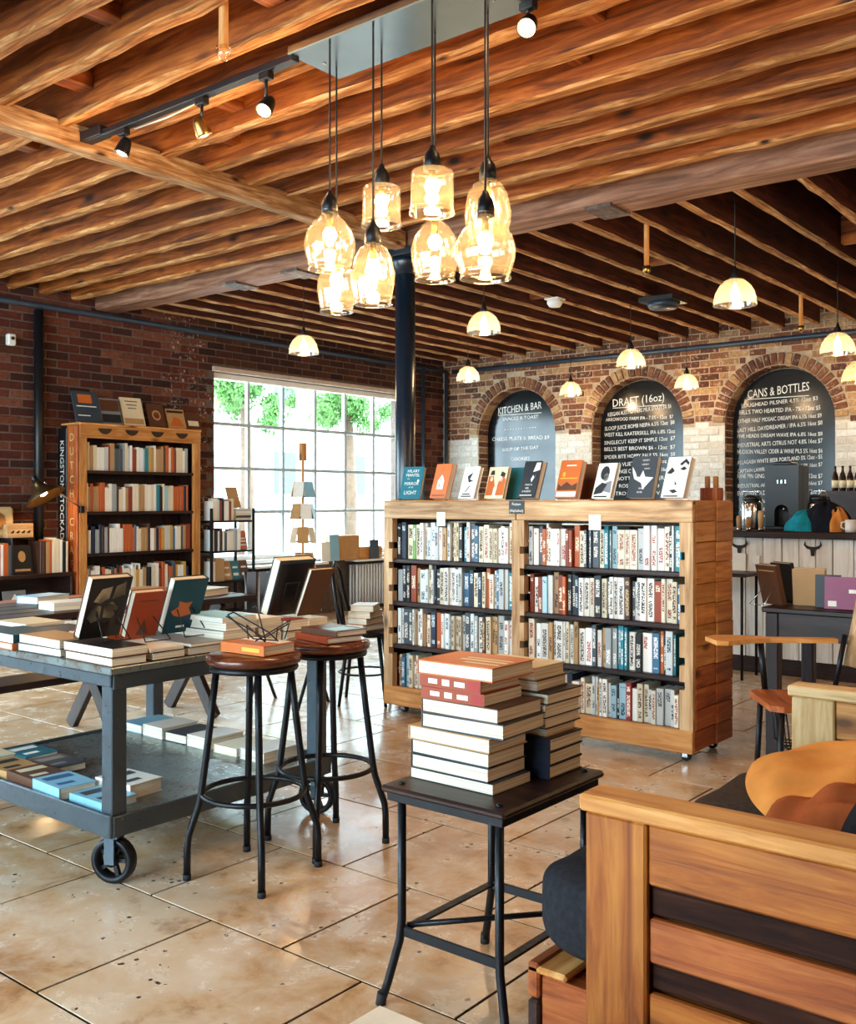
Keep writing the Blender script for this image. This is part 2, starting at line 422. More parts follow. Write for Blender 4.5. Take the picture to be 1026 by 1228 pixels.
# ------------------------------------------------------------------ walls
def holed(mb, a0, a1, z0, z1, holes, put):
    A = sorted({a0, a1, *[h[0] for h in holes], *[h[1] for h in holes]}); Z = sorted({z0, z1, *[h[2] for h in holes], *[h[3] for h in holes]})
    for i in range(len(A) - 1):
        for j in range(len(Z) - 1):
            ca, cz = (A[i] + A[i + 1]) / 2, (Z[j] + Z[j + 1]) / 2
            if any(h[0] < ca < h[1] and h[2] < cz < h[3] for h in holes): continue
            put(A[i], A[i + 1], Z[j], Z[j + 1])
mb = MB(); holed(mb, YF - .3, YB + .5, -.12, ZC + .1, WIN, lambda a, b, c, d: mb.box(XL - .3, XL, a, b, c, d))
wl = tag(mb.build('wall_left', mortar_l, top=True), 'old red brick wall with the multi-pane window', 'wall', kind='structure')
mb = MB(); holed(mb, XL - .3, XR + .3, -.12, ZC + .1, FWIN, lambda a, b, c, d: mb.box(a, b, YF - .3, YF, c, d))
tag(mb.build('wall_front', plaster, top=True), 'plaster wall with the shop windows behind the viewer', 'wall', kind='structure')
tag(MB().box(XR, XR + .3, YF, YB + .5, -.12, ZC + .1).build('wall_right', plaster, top=True), 'plaster wall on the right of the shop', 'wall', kind='structure')

ARX = [-3.73, -5.37, -7.03]; AR, ZS = .58, 2.14; NB = .22; ZN = 1.0
mb = MB().box(XL - .3, XR + .3, YB + NB, YB + .5, -.12, ZC + .1)
mb.box(XL, XR, YB, YB + NB, -.12, ZN, 1)
edges = [XL] + [e for c in sorted(ARX) for e in (c - AR, c + AR)] + [XR]
for i in range(0, len(edges), 2): mb.box(edges[i], edges[i + 1], YB, YB + NB, ZN, 2.11, 1).box(edges[i], edges[i + 1], YB, YB + NB, 2.11, ZC + .1)
for c in ARX:
    pts = arc(c, ZS, AR, math.pi, 0, 28)
    for (xa, za), (xb, zb) in zip(pts, pts[1:]):
        mb.add([(xa, YB, za), (xb, YB, zb), (xb, YB, ZC + .1), (xa, YB, ZC + .1), (xa, YB + NB, za), (xb, YB + NB, zb)],
               [(0, 1, 2, 3), (0, 4, 5, 1)])
wb_ = tag(mb.build('wall_back', [mortar_b, mortar_w], top=True, recalc=False), 'brown brick wall painted white below with three arched niches', 'wall', kind='structure')

BL, BH, BJ = .212, .064, .011
def brick_proto(name, m, parent, axis):
    mb = MB()
    L, D = BL / 2, .016
    if axis == 'y': mb.box(-D, D, -L, L, -BH / 2, BH / 2, 0, None, .005)
    else: mb.box(-L, L, -D, D, -BH / 2, BH / 2, 0, None, .005)
    return mb
def lay(wall, plane, axis, rows, matfn, massfn, limit, name='brick'):
    """rows: list of (along, z, length, visible_rank). Each brick an object until the limit, then one mass per material."""
    protos = {}; mass = {}
    rows.sort(key=lambda r: r[3])
    mbp = brick_proto(name, None, wall, axis)
    for k, (a, z, L, rk) in enumerate(rows):
        pr = R.uniform(.002, .010)
        loc = Vector((plane[1] - .016 * plane[2] * 1 + pr * plane[2], a, z)) if axis == 'y' else Vector((a, plane[1] - .016 * plane[2] + pr * plane[2], z))
        sca = (1, L / BL, 1) if axis == 'y' else (L / BL, 1, 1)
        if k < limit and rk < 1e6:
            m = matfn(a, z)
            if m.name not in protos:
                protos[m.name] = o = mbp.build(name, m, wall, loc=loc - wall.location); o.scale = sca
            else: inst(protos[m.name], name, wall, loc - wall.location, None, sca)
        else:
            m = massfn(a, z); M = Matrix.Translation(loc) @ Matrix.Diagonal((*sca, 1))
            mass.setdefault(m.name, (m, MB()))[1].add(mbp.v, mbp.f, 0, M)
    for m, b in mass.values(): tag(b.build('bricks', m, wall, world=True, recalc=False), kind='stuff')
rows = []
for j in range(int((ZC - .9) / (BH + BJ))):
    z = .94 + j * (BH + BJ)
    y = 3.9 + (j % 2) * .11
    while y < YB - .05:
        L = BL; a = y + L / 2; y += BL + BJ
        hit = any(a + L / 2 > w0 - .02 and a - L / 2 < w1 + .02 and z + .03 > z0 and z - .03 < z1 + .02 for w0, w1, z0, z1 in WIN)
        if hit:
            w0, w1 = WIN[0][0], WIN[0][1]
            if a < w0: L = (w0 - .015) - (a - L / 2); a = w0 - .015 - L / 2
            elif a > w1: L = (a + L / 2) - (w1 + .015); a = w1 + .015 + L / 2
            else: continue
            if L < .05 or L > BL: continue
        u = CX + (RT.x * XL + RT.y * a) / depth(XL, a) * F; v = HZ - (z - CH) * F / depth(XL, a)
        vis = -10 < u < 540 and v < 700 and not (95 < u < 240 and v > 520) and not (u < 90 and v > 640)
        rows.append((a, z, L, depth(XL, a) if vis else 1e7))
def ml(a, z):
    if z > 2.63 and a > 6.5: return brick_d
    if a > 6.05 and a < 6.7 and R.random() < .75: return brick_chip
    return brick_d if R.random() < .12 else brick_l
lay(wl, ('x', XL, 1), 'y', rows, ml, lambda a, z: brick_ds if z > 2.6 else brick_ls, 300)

rows = []; RO = AR + .135
for j in range(int((ZC - .1 - 1.12) / (BH + BJ))):
    z = 1.15 + j * (BH + BJ); segs = []
    cur = XL + .02
    for c in sorted(ARX):
        hw = AR + .012 if z < ZS - .03 else (math.sqrt(max(0, RO * RO - (max(0, z - .03 - ZS)) ** 2)) + .01 if z - .03 - ZS < RO else 0)
        if hw > 0: segs.append((cur, c - hw)); cur = c + hw
    segs.append((cur, .6))
    for s0, s1 in segs:
        x = XL + (j % 2) * .11 - .2
        while x < s1:
            a0, a1 = max(x, s0), min(x + BL, s1); x += BL + BJ
            if a1 - a0 < .045: continue
            a = (a0 + a1) / 2
            u = CX + (RT.x * a + RT.y * YB) / depth(a, YB) * F; v = HZ - (z - CH) * F / depth(a, YB)
            vis = 485 < u < 1040 and v < 590 and not (900 < u and v > 560)
            rows.append((a, z, a1 - a0, depth(a, YB) if vis else 1e7))
lay(wb_, ('y', YB, -1), 'x', rows, lambda a, z: brick_w if z < 2.1 + R.uniform(-.03, .03) else brick_b,
    lambda a, z: brick_ws if z < 2.1 else brick_bs, 222)
vp = None
for c in ARX:
    for i in range(26):
        q = math.pi * (i + .5) / 26
        p = Vector((c + (AR + .067) * math.cos(q), YB - .004 - R.uniform(0, .006), ZS + (AR + .067) * math.sin(q)))
        if vp is None:
            vp = MB().box(-.062, .062, -.016, .016, -.029, .029, 0, None, .005).build('arch_brick', brick_b, wb_, loc=p - wb_.location, rot=(0, -q, 0))
        else: inst(vp, 'arch_brick', wb_, p - wb_.location, (0, -q, 0))
# bricks of the niche reveals (left jamb and intrados seen from the room)
jm = MB()
for c in ARX:
    for i in range(15):
        z = ZN + .05 + i * .075
        if z < ZS: jm.box(c - AR - .01, c - AR + .012, YB + .012, YB + NB - .02, z - .03, z + .03, 0, None, .004)
    for i in range(26):
        q = math.pi * (i + .5) / 26
        M = Matrix.Translation((c + AR * math.cos(q), YB + NB / 2 - .004, ZS + AR * math.sin(q))) @ Matrix.Rotation(-q, 4, 'Y')
        jm.box(-.012, .012, -NB / 2 + .016, NB / 2 - .016, -.029, .029, 0, M, .004)
tag(jm.build('niche_bricks', brick_bs, wb_, world=True, recalc=False), kind='stuff')

# ------------------------------------------------------------------ windows in the left wall
def window(n, y0, y1, z0, z1, label, cols, rowsn):
    w = thing('window_%d' % n, label, 'window', (XL - .12, (y0 + y1) / 2, z0)); w['kind'] = 'structure'
    fr = MB()
    for a, b, c, d in ((y0, y1, z0, z0 + .05), (y0, y1, z1 - .06, z1)): fr.box(XL - .17, XL - .07, a, b, c, d, 0, None, .006)
    for a in (y0, y1 - .05): fr.box(XL - .168, XL - .072, a, a + .05, z0 + .05, z1 - .06, 0, None, .006)
    fr.build('window_frame', white_paint, w, world=True)
    MB().box(XL - .2, XL + .06, y0 - .04, y1 + .04, z0 - .04, z0, 0, None, .006).build('window_sill', white_paint, w, world=True)
    MB().box(XL - .02, XL + .03, y0 - .03, y1 + .03, z1, z1 + .05, 0, None, .005).build('head_trim', plain('head_trim_paint%d' % n, C('c8b4a4'), .6), w, world=True)
    ys = [y0 + .05 + (y1 - y0 - .1) * i / cols for i in range(cols + 1)]; zs = [z0 + .05 + (z1 - z0 - .11) * i / rowsn for i in range(rowsn + 1)]
    for a in ys[1:-1]: MB().box(XL - .145, XL - .095, a - .019, a + .019, z0 + .05, z1 - .06, 0, None, .004).build('glazing_bar', frame_m, w, world=True)
    for a in zs[1:-1]: MB().box(XL - .143, XL - .097, y0 + .05, y1 - .05, a - .018, a + .018, 0, None, .004).build('glazing_bar', frame_m, w, world=True)
    for i in range(cols):
        for j in range(rowsn):
            MB().box(XL - .123, XL - .118, ys[i] + .013, ys[i + 1] - .013, zs[j] + .012, zs[j + 1] - .012).build('pane', pane_m, w, world=True)
window(1, *WIN[0], 'white multi-pane window looking onto trees and a pale house', 6, 4)
window(2, *WIN[1], 'matching multi-pane window nearer the viewer on the left wall', 6, 4)
for k, (x0, x1, z0, z1) in enumerate(FWIN):
    w_ = thing('window_%d' % (k + 3), 'large shop window behind the viewer, ' + ('far one' if k == 0 else 'near one'), 'window', ((x0 + x1) / 2, YF - .1, z0)); w_['kind'] = 'structure'
    fr = MB()
    for a in (x0, (x0 + x1) / 2 - .03, x1 - .06): fr.box(a, a + .06, YF - .16, YF - .06, z0, z1, 0, None, .005)
    for a in (z0, z1 - .06): fr.box(x0, x1, YF - .158, YF - .062, a, a + .06, 0, None, .005)
    fr.build('window_frame', white_paint, w_, world=True)

# ------------------------------------------------------------------ ceiling, joists, girder
ce = tag(MB().box(XL - .3, XR + .3, YF - .3, YB + .5, ZC, ZC + .12).build('ceiling', deck_m, top=True), 'dark board ceiling over rough exposed timber joists', 'ceiling', kind='structure')
def beam(L, w, h, axis, seg=14, jit=.006, seed=0):
    """rough sawn timber, hanging from z=0 down to -h, centred"""
    q = random.Random(seed); mb = MB(); vs = []; fs = []; mi = []
    for i in range(seg + 1):
        t = -L / 2 + L * i / seg
        prof = [(-w / 2, 0), (w / 2, 0), (w / 2, -h + .014), (w / 2 - .012, -h), (-w / 2 + .012, -h), (-w / 2, -h + .014)]
        for (a, b) in prof:
            a += q.uniform(-jit, jit); b += q.uniform(-jit, jit) if b < 0 else 0
            vs.append((t, a, b) if axis == 'x' else (a, t, b))
    n = 6
    for i in range(seg):
        for j in range(n):
            f = [i * n + j, i * n + (j + 1) % n, (i + 1) * n + (j + 1) % n, (i + 1) * n + j]
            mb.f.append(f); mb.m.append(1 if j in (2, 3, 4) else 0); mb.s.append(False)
    mb.v = vs
    mb.f += [list(range(n)), [seg * n + j for j in range(n)]]; mb.m += [0, 0]; mb.s += [False, False]
    return mb
YG = 5.40
ZJ1, ZJ2 = 3.12, 3.10
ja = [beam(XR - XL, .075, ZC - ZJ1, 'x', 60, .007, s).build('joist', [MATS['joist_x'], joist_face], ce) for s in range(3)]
used = set()
for k in range(27):
    y = YG - .33 - .3 * k
    if y < YF + .05: break
    v = k % 3; loc = Vector(((XL + XR) / 2, y + R.uniform(-.012, .012), ZC - R.uniform(0, .012))) - ce.location
    if v not in used: used.add(v); ja[v].location = loc
    else: inst(ja[v], 'joist', ce, loc, (0, 0, math.pi) if k % 2 else None)
    # bridging blocks between this joist and the next
    for q in range(3):
        if R.random() < .5:
            x = R.uniform(-5.5, .5)
            MB().box(x - .05, x + .05, y + .03, y + .27, ZJ1 + .08, ZC - .02, 0, None, .006).build('bridging_block', MATS['joist_y'], ce, world=True)
LJ = YB - YG - .1
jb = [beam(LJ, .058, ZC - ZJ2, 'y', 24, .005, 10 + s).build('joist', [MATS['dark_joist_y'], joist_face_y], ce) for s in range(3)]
used = set()
for k in range(-17, 16):
    x = -2.258 + .357 * k
    if x < XL + .05 or x > XR - .05: continue
    v = k % 3; loc = Vector((x, YG + .1 + LJ / 2, ZC)) - ce.location
    if v not in used: used.add(v); jb[v].location = loc
    else: inst(jb[v], 'joist', ce, loc)
    if k % 4 == 0:
        y = R.uniform(7, 9)
        MB().box(x + .03, x + .327, y - .03, y + .03, ZJ2 + .06, ZC - .03, 0, None, .006).build('bridging_block', MATS['joist_x'], ce, world=True)
b = beam(XR - XL, .24, .36, 'x', 50, .005, 77).build('girder', [girder_m, girder_m], ce); b.location = Vector(((XL + XR) / 2, YG, ZC + .01)) - ce.location
for x in (-6.3, -2.95, -3.9, -5.6):
    MB().box(x - .09, x + .09, YG - .128, YG + .128, 3.035, 3.06, 0, None, .003).build('splice_plate', worn_metal('plate%d' % int(-x * 10), C('5b4a44'), C('8b8078'), .6, .4, .5), ce, world=True)
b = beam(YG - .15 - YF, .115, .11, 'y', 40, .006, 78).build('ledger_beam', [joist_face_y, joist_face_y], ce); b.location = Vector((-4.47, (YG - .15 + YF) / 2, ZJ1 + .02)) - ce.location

# column
co = thing('support_column', 'dark blue round steel column carrying the ceiling girder', 'column', (-4.53, YG - .02, 0))
MB().lathe([(.0, 0), (.07, 0), (.07, 2.92), (.0, 2.92)], 32).build('shaft', col_paint, co)
MB().lathe([(.0, 2.88), (.072, 2.88), (.1, 2.96), (.1, 2.99), (0, 2.99)], 32).build('capital', col_paint, co)
MB().box(-.16, .16, -.13, .13, 2.99, 3.04, 0, None, .006).build('bearing_plate', col_paint, co)
MB().lathe([(0, 0), (.14, 0), (.14, .03), (.1, .06), (.0, .06)], 32).build('base', col_paint, co)

# pipes
def pipe(name, pts, r, m, label, cat='pipe'):
    return tag(MB().tube(pts, r, 10).build(name, m, top=True), label, cat)
pipe('conduit_pipe', [(XL + .05, YF + .2, 3.0), (XL + .05, YB - .3, 3.0), (XL + .07, YB - .06, 3.0)], .028, conduit, 'dark conduit running along the top of the red brick wall')
pipe('sprinkler_pipe', [(XL + .25, YB - .12, 2.97), (-.5, YB - .12, 2.97)], .03, conduit, 'blue-grey pipe running above the arches')
pipe('drain_pipe', [(XL + .06, YB - .5, 0), (XL + .06, YB - .5, 3.0)], .025, conduit, 'vertical pipe on brick beside the corner, left one')
pipe('drain_pipe', [(XL + .1, YB - .07, 0), (XL + .1, YB - .07, 3.0)], .025, conduit, 'vertical pipe standing in the corner of the brick walls')
y = PX(42, XL); pipe('drain_pipe', [(XL + .06, y, .69), (XL + .06, y, 2.96)], .04, black_p, 'thick black vertical pipe at the left end of the red brick')
for k, (x, yy, z) in enumerate([(268, 66, 2.95), (775, 325, 2.8), (960, 395, 2.8)]):
    p = P(x, yy, z); 
    s = thing('sprinkler', ['sprinkler drop hanging between the joists at top left', 'wood-brown sprinkler drop left of the hanging glass dome lamp', 'wood-brown sprinkler drop above the bar lamp at right'][k], 'sprinkler', (p.x, p.y, z), group='sprinkler drops')
    MB().tube([(0, 0, .02), (0, 0, 3.38 - z)], .018, 8).build('drop_pipe', MATS['pine_z'], s)
    MB().lathe([(0, -.02), (.012, -.02), (.025, 0), (.028, .03), (0, .03)], 12).build('sprinkler_head', brass if k else clear, s)
p = P(795, 362, 3.06)
s = thing('ceiling_speaker', 'dark square ceiling fitting under the back joists', 'speaker', (p.x, p.y, 3.0))
MB().prism([(-.16, -.16), (.16, -.16), (.16, .16), (-.16, .16)], .05, .09).build('plate', black_p, s)
MB().lathe([(0, 0), (.12, 0), (.15, .05), (0, .05)], 20).build('grille', conduit, s)
p = P(665, 364, 3.06)
s = thing('smoke_detector', 'small white smoke detector under the back joists', 'smoke detector', (p.x, p.y, 3.03))
MB().lathe([(0, 0), (.05, 0), (.07, .03), (.07, .06), (0, .06)], 20).build('housing', white_paint, s)
MB().box(-.07, .07, -.07, .07, .06, .075, 0, None, .004).build('mount', white_paint, s)

# ------------------------------------------------------------------ outside the window
g = tag(MB().box(-60, XL - .31, -12, 40, -.3, -.1).build('ground_outside', street_m, top=True), 'pale street outside the window', 'street', kind='structure')
hs = thing('house', 'pale house across the street seen through the window', 'house', (-30, 24, -.1))
MB().box(-4, 0, -22, 22, 0, 9.5, 0, None, .02).build('wall', facade, hs)
for j in range(2):
    for k in range(9):
        yy = -17 + k * 4.2; z = 1.6 + j * 3.6
        wv = MB().box(.0, .06, yy - .75, yy + .75, z - .1, z + 1.9, 0, None, .01).build('window', white_paint, hs)
        MB().box(.06, .075, yy - .6, yy + .6, z + .05, z + 1.75).build('pane', win_blue, wv)
MB().prism([(-4.5, 9.3), (.5, 9.3), (-2, 11)], -22.5, 22.5, 0, Matrix.Rotation(rad(90), 4, 'X')).build('roof', conduit, hs)
def tree(pxc, pyc, X, rx, rz, label, n, seed):
    q = random.Random(seed); Y = PX(pxc, X); z = ZH(pyc, X, Y); d = depth(X, Y)
    t = thing('street_tree', label, 'tree', (X, Y, -.1), group='trees outside the window')
    MB().tube([(0, 0, 0), (.05, .02, z * .5), (0, 0, z + .1)], [.16, .12, .07], 8).build('trunk', bark, t)
    mb = MB()
    blobs = [(q.gauss(0, .45) * rx, q.gauss(0, .5) * rx, z + .1 + q.uniform(-.7, 1.0) * rz, q.uniform(.22, .5) * rz) for _ in range(26)]
    for i in range(n):
        b = q.choice(blobs); u = Vector((q.gauss(0, 1), q.gauss(0, 1), q.gauss(0, 1))).normalized() * b[3] * q.uniform(.15, 1.15)
        c = Vector(b[:3]) + u; M = Matrix.Translation(c) @ Euler((q.uniform(0, 6), q.uniform(0, 6), q.uniform(0, 6))).to_matrix().to_4x4(); s_ = q.uniform(.03, .055)
        mb.add([(-s_, 0, 0), (0, -s_ * .5, .01), (s_, 0, 0), (0, s_ * .5, .01)], [(0, 1, 2, 3)], 0, M)
    tag(mb.build('foliage', leaf_m, t, recalc=False), kind='stuff')
tree(293, 470, -13, .95, .75, 'green leafy tree outside, left half of the window', 11000, 1)
tree(418, 492, -14, .9, .6, 'green leafy tree outside, right half of the window', 11000, 2)
Y = PX(362, -10.5)
tag(MB().tube([(-10.5, Y, -.1), (-10.5, Y, 4.2)], .09, 12).build('porch_post', facade, top=True), 'pale post standing outside the middle of the window', 'post')
# ------------------------------------------------------------------ books
CM = {}
def cover(key, hexc, rough=.4):
    if key not in CM: CM[key] = plain('cover_' + key, C(hexc), rough, 0, .08, 6, 0, .4)
    return CM[key]
for k_, h_ in dict(white='ece8df', cream='e2d2ae', tan='b98f5e', orange='c9682a', rust='9c3f1e', red='a32a22', teal='1c6f80', sky='86bcd6', navy='151b2c',
                   black='17161a', grey='7d7f84', brown='5a3826', green='4c7a48', yellow='d8ab3d', slate='38434d', plum='8c3d63', blue='2f5f8c', deepteal='12424f').items(): cover(k_, h_)
CNAME = dict(white='white', cream='cream', tan='tan', orange='orange', rust='rust', red='red', teal='teal', sky='pale blue', navy='navy', black='black', grey='grey', brown='brown', green='green', yellow='yellow', slate='slate', plum='plum', blue='blue', deepteal='dark teal')
def book_parts(t, w, h, th, cm, pg, prints=(), hard=True):
    """lying flat: x from spine (-w/2) to fore-edge, y along the spine, z thickness; front cover on top"""
    c = .0028 if hard else .0012; o = .0035 if hard else 0.0
    u = [(-w / 2, 0), (w / 2, 0), (w / 2, c), (-w / 2 + c, c), (-w / 2 + c, th - c), (w / 2, th - c), (w / 2, th), (-w / 2, th)]
    Mx = Matrix(((1, 0, 0, 0), (0, 0, 1, 0), (0, 1, 0, 0), (0, 0, 0, 1)))
    cv = MB().prism(u, -h / 2, h / 2, 0, Mx).build('cover', cm, t)
    MB().box(-w / 2 + c, w / 2 - o, -h / 2 + o, h / 2 - o, c, th - c).build('pages', pg, t)
    for pr in prints:                                   # (face, material, polygons or text, ...)
        face, m, items = pr; mb = MB()
        for it in items:
            if it[0] == 'poly': vs = [((a - .5) * w, (b - .5) * h, 0) for a, b in it[1]]; fs = [list(range(len(vs)))]
            else:
                _, txt, a, b, sz = it; vs, fs = text_geo(txt, sz * h); wd = max((abs(v[0]) for v in vs), default=0)
                k = min(1, w * .46 / wd) if wd else 1
                vs = [(v[0] * k + (a - .5) * w, v[1] + (b - .5) * h, 0) for v in vs]
            if face == 'front': vs = [(x, y, th + .0006) for x, y, z in vs]
            elif face == 'back': vs = [(-x, y, -.0006) for x, y, z in vs]
            elif face == 'spine': vs = [(-w / 2 - .0006, x / w * h, th / 2 + y / h * th) for x, y, z in vs]
            mb.add(vs, fs)
        tag(mb.build('print', m, cv, recalc=False), kind='stuff')
    return cv
def flat_book(x, y, z, w, h, th, key, label, rotz=0, group=None, prints=(), hard=True, name='book', zhard=None):
    t = thing(name, label, 'book', (x, y, z), rotz, group)
    book_parts(t, w, h, th, CM[key], page_z, prints, hard); return t
def stand_book(base, facing, lean, w, h, th, key, label, group=None, prints=(), name='book', easel=True, spin=0):
    """upright book whose front cover faces the given direction, leaning back; base = middle of its lower edge"""
    n = Vector((math.cos(facing), math.sin(facing), 0)); u = Vector((0, 0, 1)); x = u.cross(n)
    n2 = n * math.cos(lean) + u * math.sin(lean); u2 = u * math.cos(lean) - n * math.sin(lean)
    M = Matrix((x, u2, n2)).transposed().to_4x4()
    if spin: M = M @ Matrix.Rotation(spin, 4, 'Z')
    o = Vector(base) + u2 * (h / 2)
    t = thing(name, label, 'book', (0, 0, 0), 0, group); t.matrix_basis = Matrix.Translation(o) @ M
    book_parts(t, w, h, th, CM[key], page_z, prints, True); return t
EAS = [0]
def easel(base, facing, h, label, m=None):
    """wire book easel: front lip, sloping back and rear legs"""
    e = thing('wire_easel', label, 'easel', base, facing - math.pi / 2, 'wire book easels')   # local +y = facing
    mb = MB(); r = .0022
    for s in (-1, 1):
        mb.tube([(s * .05, .052, .022), (s * .05, .05, .003), (s * .05, -.005, .003), (s * .028, -.005 - h * .27, h * .78), (0, -.005 - h * .3, h * .86)], r, 6)
        mb.tube([(s * .03, -.005 - h * .24, h * .7), (s * .055, -.14, .003)], r, 6)
    mb.tube([(-.05, .03, .003), (.05, .03, .003)], r, 6); mb.tube([(-.055, -.14, .003), (.055, -.14, .003)], r, 6)
    mb.build('wire_frame', m or black_metal, e); return e

SP = [('white', 'ebe7de', '2b2b2e'), ('cream', 'ddd0b4', '4a2e20'), ('white', 'dfe6e6', '1c4a5a'), ('grey', '9aa3a6', 'f0f0ea'), ('pale blue', '9fc6d4', '17384a'),
      ('teal', '1f7f93', 'e8efe9'), ('black', '17181c', 'd8d4c8'), ('navy', '1c2740', 'c9d4dc'), ('orange', 'bb5a24', 'f2e2c4'), ('tan', 'b08a5c', '2c1a10'),
      ('rust', '8c3a1e', 'ecdcc0'), ('brown', '4e3024', 'cdb489'), ('white', 'f1efe9', 'a33a22'), ('slate', '48525a', 'e6e2d8'), ('cream', 'e6dcc6', '8a3a20'),
      ('red', '9e2a28', 'f0e0cc'), ('blue', '3d6e92', 'f0f0ee'), ('grey', 'c3c6c4', '33363a'), ('yellow', 'c99a3a', '2c2014'), ('green', '6f9c4c', 'f0f0e0')]
SPM = [spine('spine_%s_%d' % (a.replace(' ', '_'), i), C(b), C(c), R.choice([.38, .45, .5])) for i, (a, b, c) in enumerate(SP)]
SPW = [9, 7, 8, 6, 5, 4, 6, 4, 4, 4, 3, 3, 7, 4, 6, 1.5, 2, 6, 1, .7]
SPW_WARM = [6, 9, 3, 3, 1, 1, 5, 2, 7, 8, 5, 5, 6, 2, 9, 2, 1, 3, 3, .5]
ORD = 'first second third fourth fifth sixth seventh eighth ninth tenth eleventh twelfth thirteenth fourteenth fifteenth sixteenth seventeenth eighteenth nineteenth twentieth'.split()
def ordinal(n):
    if n <= 20: return ORD[n - 1]
    tens = {2: 'twenty', 3: 'thirty', 4: 'forty'}[n // 10]
    return {2: 'twentieth', 3: 'thirtieth', 4: 'fortieth'}[n // 10] if n % 10 == 0 else tens + '-' + ORD[n % 10 - 1]
def upright_mesh(th, h, dp):
    mb = MB(); c = .0012
    u = [(-th / 2, 0), (-th / 2 + .0025 if th > .012 else -th / 2, -.003), (th / 2 - .0025 if th > .012 else th / 2, -.003), (th / 2, 0), (th / 2, dp), (th / 2 - c, dp), (th / 2 - c, .004), (-th / 2 + c, .004), (-th / 2 + c, dp), (-th / 2, dp)]
    mb.prism(u, 0, h, 0); mb.box(-th / 2 + c, th / 2 - c, .004, dp - .002, .002, h - .002, 1); return mb
def row_specs(width, q, weights, avg, hmin, hmax, lean_p=.04):
    x = 0; out = []
    while True:
        th = max(.009, min(.045, q.gauss(avg, avg * .36)))
        if x + th > width: break
        h = q.uniform(hmin, hmax); mi = q.choices(range(len(SP)), weights)[0]
        if out and q.random() < .18: mi, h = out[-1][2], out[-1][4]
        out.append([x + th / 2, th, mi, q.uniform(-.012, .012), h]); x += th + q.choice([.0006, .0006, .001, .002])
    return out

# ------------------------------------------------------------------ pallet bookcase in the middle
BX0, BX1, BY0, BY1 = -4.07, -2.062, 4.63, 5.11
bc = thing('pallet_bookcase', 'long low bookcase of reclaimed pallet wood on casters', 'bookcase', ((BX0 + BX1) / 2, (BY0 + BY1) / 2, 0))
def wpart(name, m, *b, c=.004, parent=bc): return MB().box(*b, 0, None, c).build(name, m, parent, world=True)
def notched(x0, x1, side):
    pts_out = []; zs = []
    for zt in (.95, .69, .43): zs += [zt - .045, zt + .075]
    zs = sorted(zs); e = x1 if side > 0 else x0; o = x0 if side > 0 else x1; nd = .028 * side
    pts = [(o, .165), (e, .165)]
    for z in zs: pts += [(e, z - .02), (e - nd, z - .02), (e - nd, z + .02), (e, z + .02)]
    pts += [(e, 1.19), (o, 1.19)]
    M = Matrix(((1, 0, 0, 0), (0, 0, 1, 0), (0, 1, 0, 0), (0, 0, 0, 1)))
    return MB().prism(pts, BY0, BY0 + .045, 0, M)
notched(BX0, BX0 + .068, 1).build('post', MATS['pale_pine_z'], bc, world=True)
notched(-3.126, -3.045, 1).build('post', MATS['pale_pine_z'], bc, world=True)
notched(BX1 - .07, BX1, -1).build('post', MATS['pale_pine_z'], bc, world=True)
for x0, x1 in ((BX0, -3.1), (-3.095, BX1)):
    wpart('top_rail', MATS['pale_pine_x'], x0, x1, BY0 - .004, BY0 + .03, 1.19, 1.295)
    wpart('bottom_rail', MATS['pine_x'], x0, x1, BY0 - .004, BY0 + .03, .055, .168)
for k in range(5):
    y0 = BY0 + (BY1 - BY0) * k / 5; wpart('top_board', MATS['pine_x'], BX0, BX1, y0 + .002, y0 + .104, 1.275, 1.3)
for z in (.945, .685, .425):
    for x0, x1 in ((BX0 + .03, -3.09), (-3.08, BX1 - .03)):
        wpart('shelf', MATS['dark_wood_x'], x0, x1, BY0 + .012, BY0 + .25, z - .026, z)
wpart('bottom_board', MATS['dark_wood_x'], BX0 + .02, BX1 - .02, BY0 + .03, BY1 - .02, .14, .165)
for k in range(11):                       # boards of the divider behind the books
    z0 = .17 + k * .1; wpart('back_board', MATS['dark_wood_x'], BX0 + .02, BX1 - .025, BY0 + .255, BY0 + .275, z0, z0 + .09)
wpart('upper_slat', MATS['pine_x'], BX0 + .07, BX1 - .06, BY0 + .2, BY0 + .222, 1.185, 1.235)
for k in range(6):                        # outer left end
    wpart('end_plank', MATS['dark_wood_y'], BX0 - .002, BX0 + .02, BY0 + .046, BY1, .06 + k * .2, .06 + k * .2 + .195)
for k in range(12):                       # right end: two rows of stacked pallet blocks
    z0 = .06 + k * .1033
    for j, (ya, yb) in enumerate(((BY0 + .031, BY0 + .27), (BY0 + .275, BY1))):
        pr = R.uniform(.0, .006) + (.006 if j else 0); dz = -.006 * j
        wpart('end_block', MATS['red_pine_y'] if k < 4 else MATS['pine_y'], BX1 - .045, BX1 + pr, ya, yb, z0 + dz * .5, z0 + .1005 + dz * .5, c=.004)
for x in (BX0 + .1, BX1 - .07):
    for y in (BY0 + .08, BY1 - .08):
        c_ = MB().lathe([(0, -.014), (.022, -.014), (.026, -.008), (.026, .008), (.022, .014), (0, .014)], 16, 0, Matrix.Translation((x, y, .026)) @ Matrix.Rotation(rad(90), 4, 'X')).build('caster', rubber, bc, world=True)
        MB().box(x - .024, x + .024, y - .024, y + .024, .05, .058).box(x - .014, x + .014, y - .02, y - .016, .02, .05).build('caster_plate', chrome, bc, world=True)
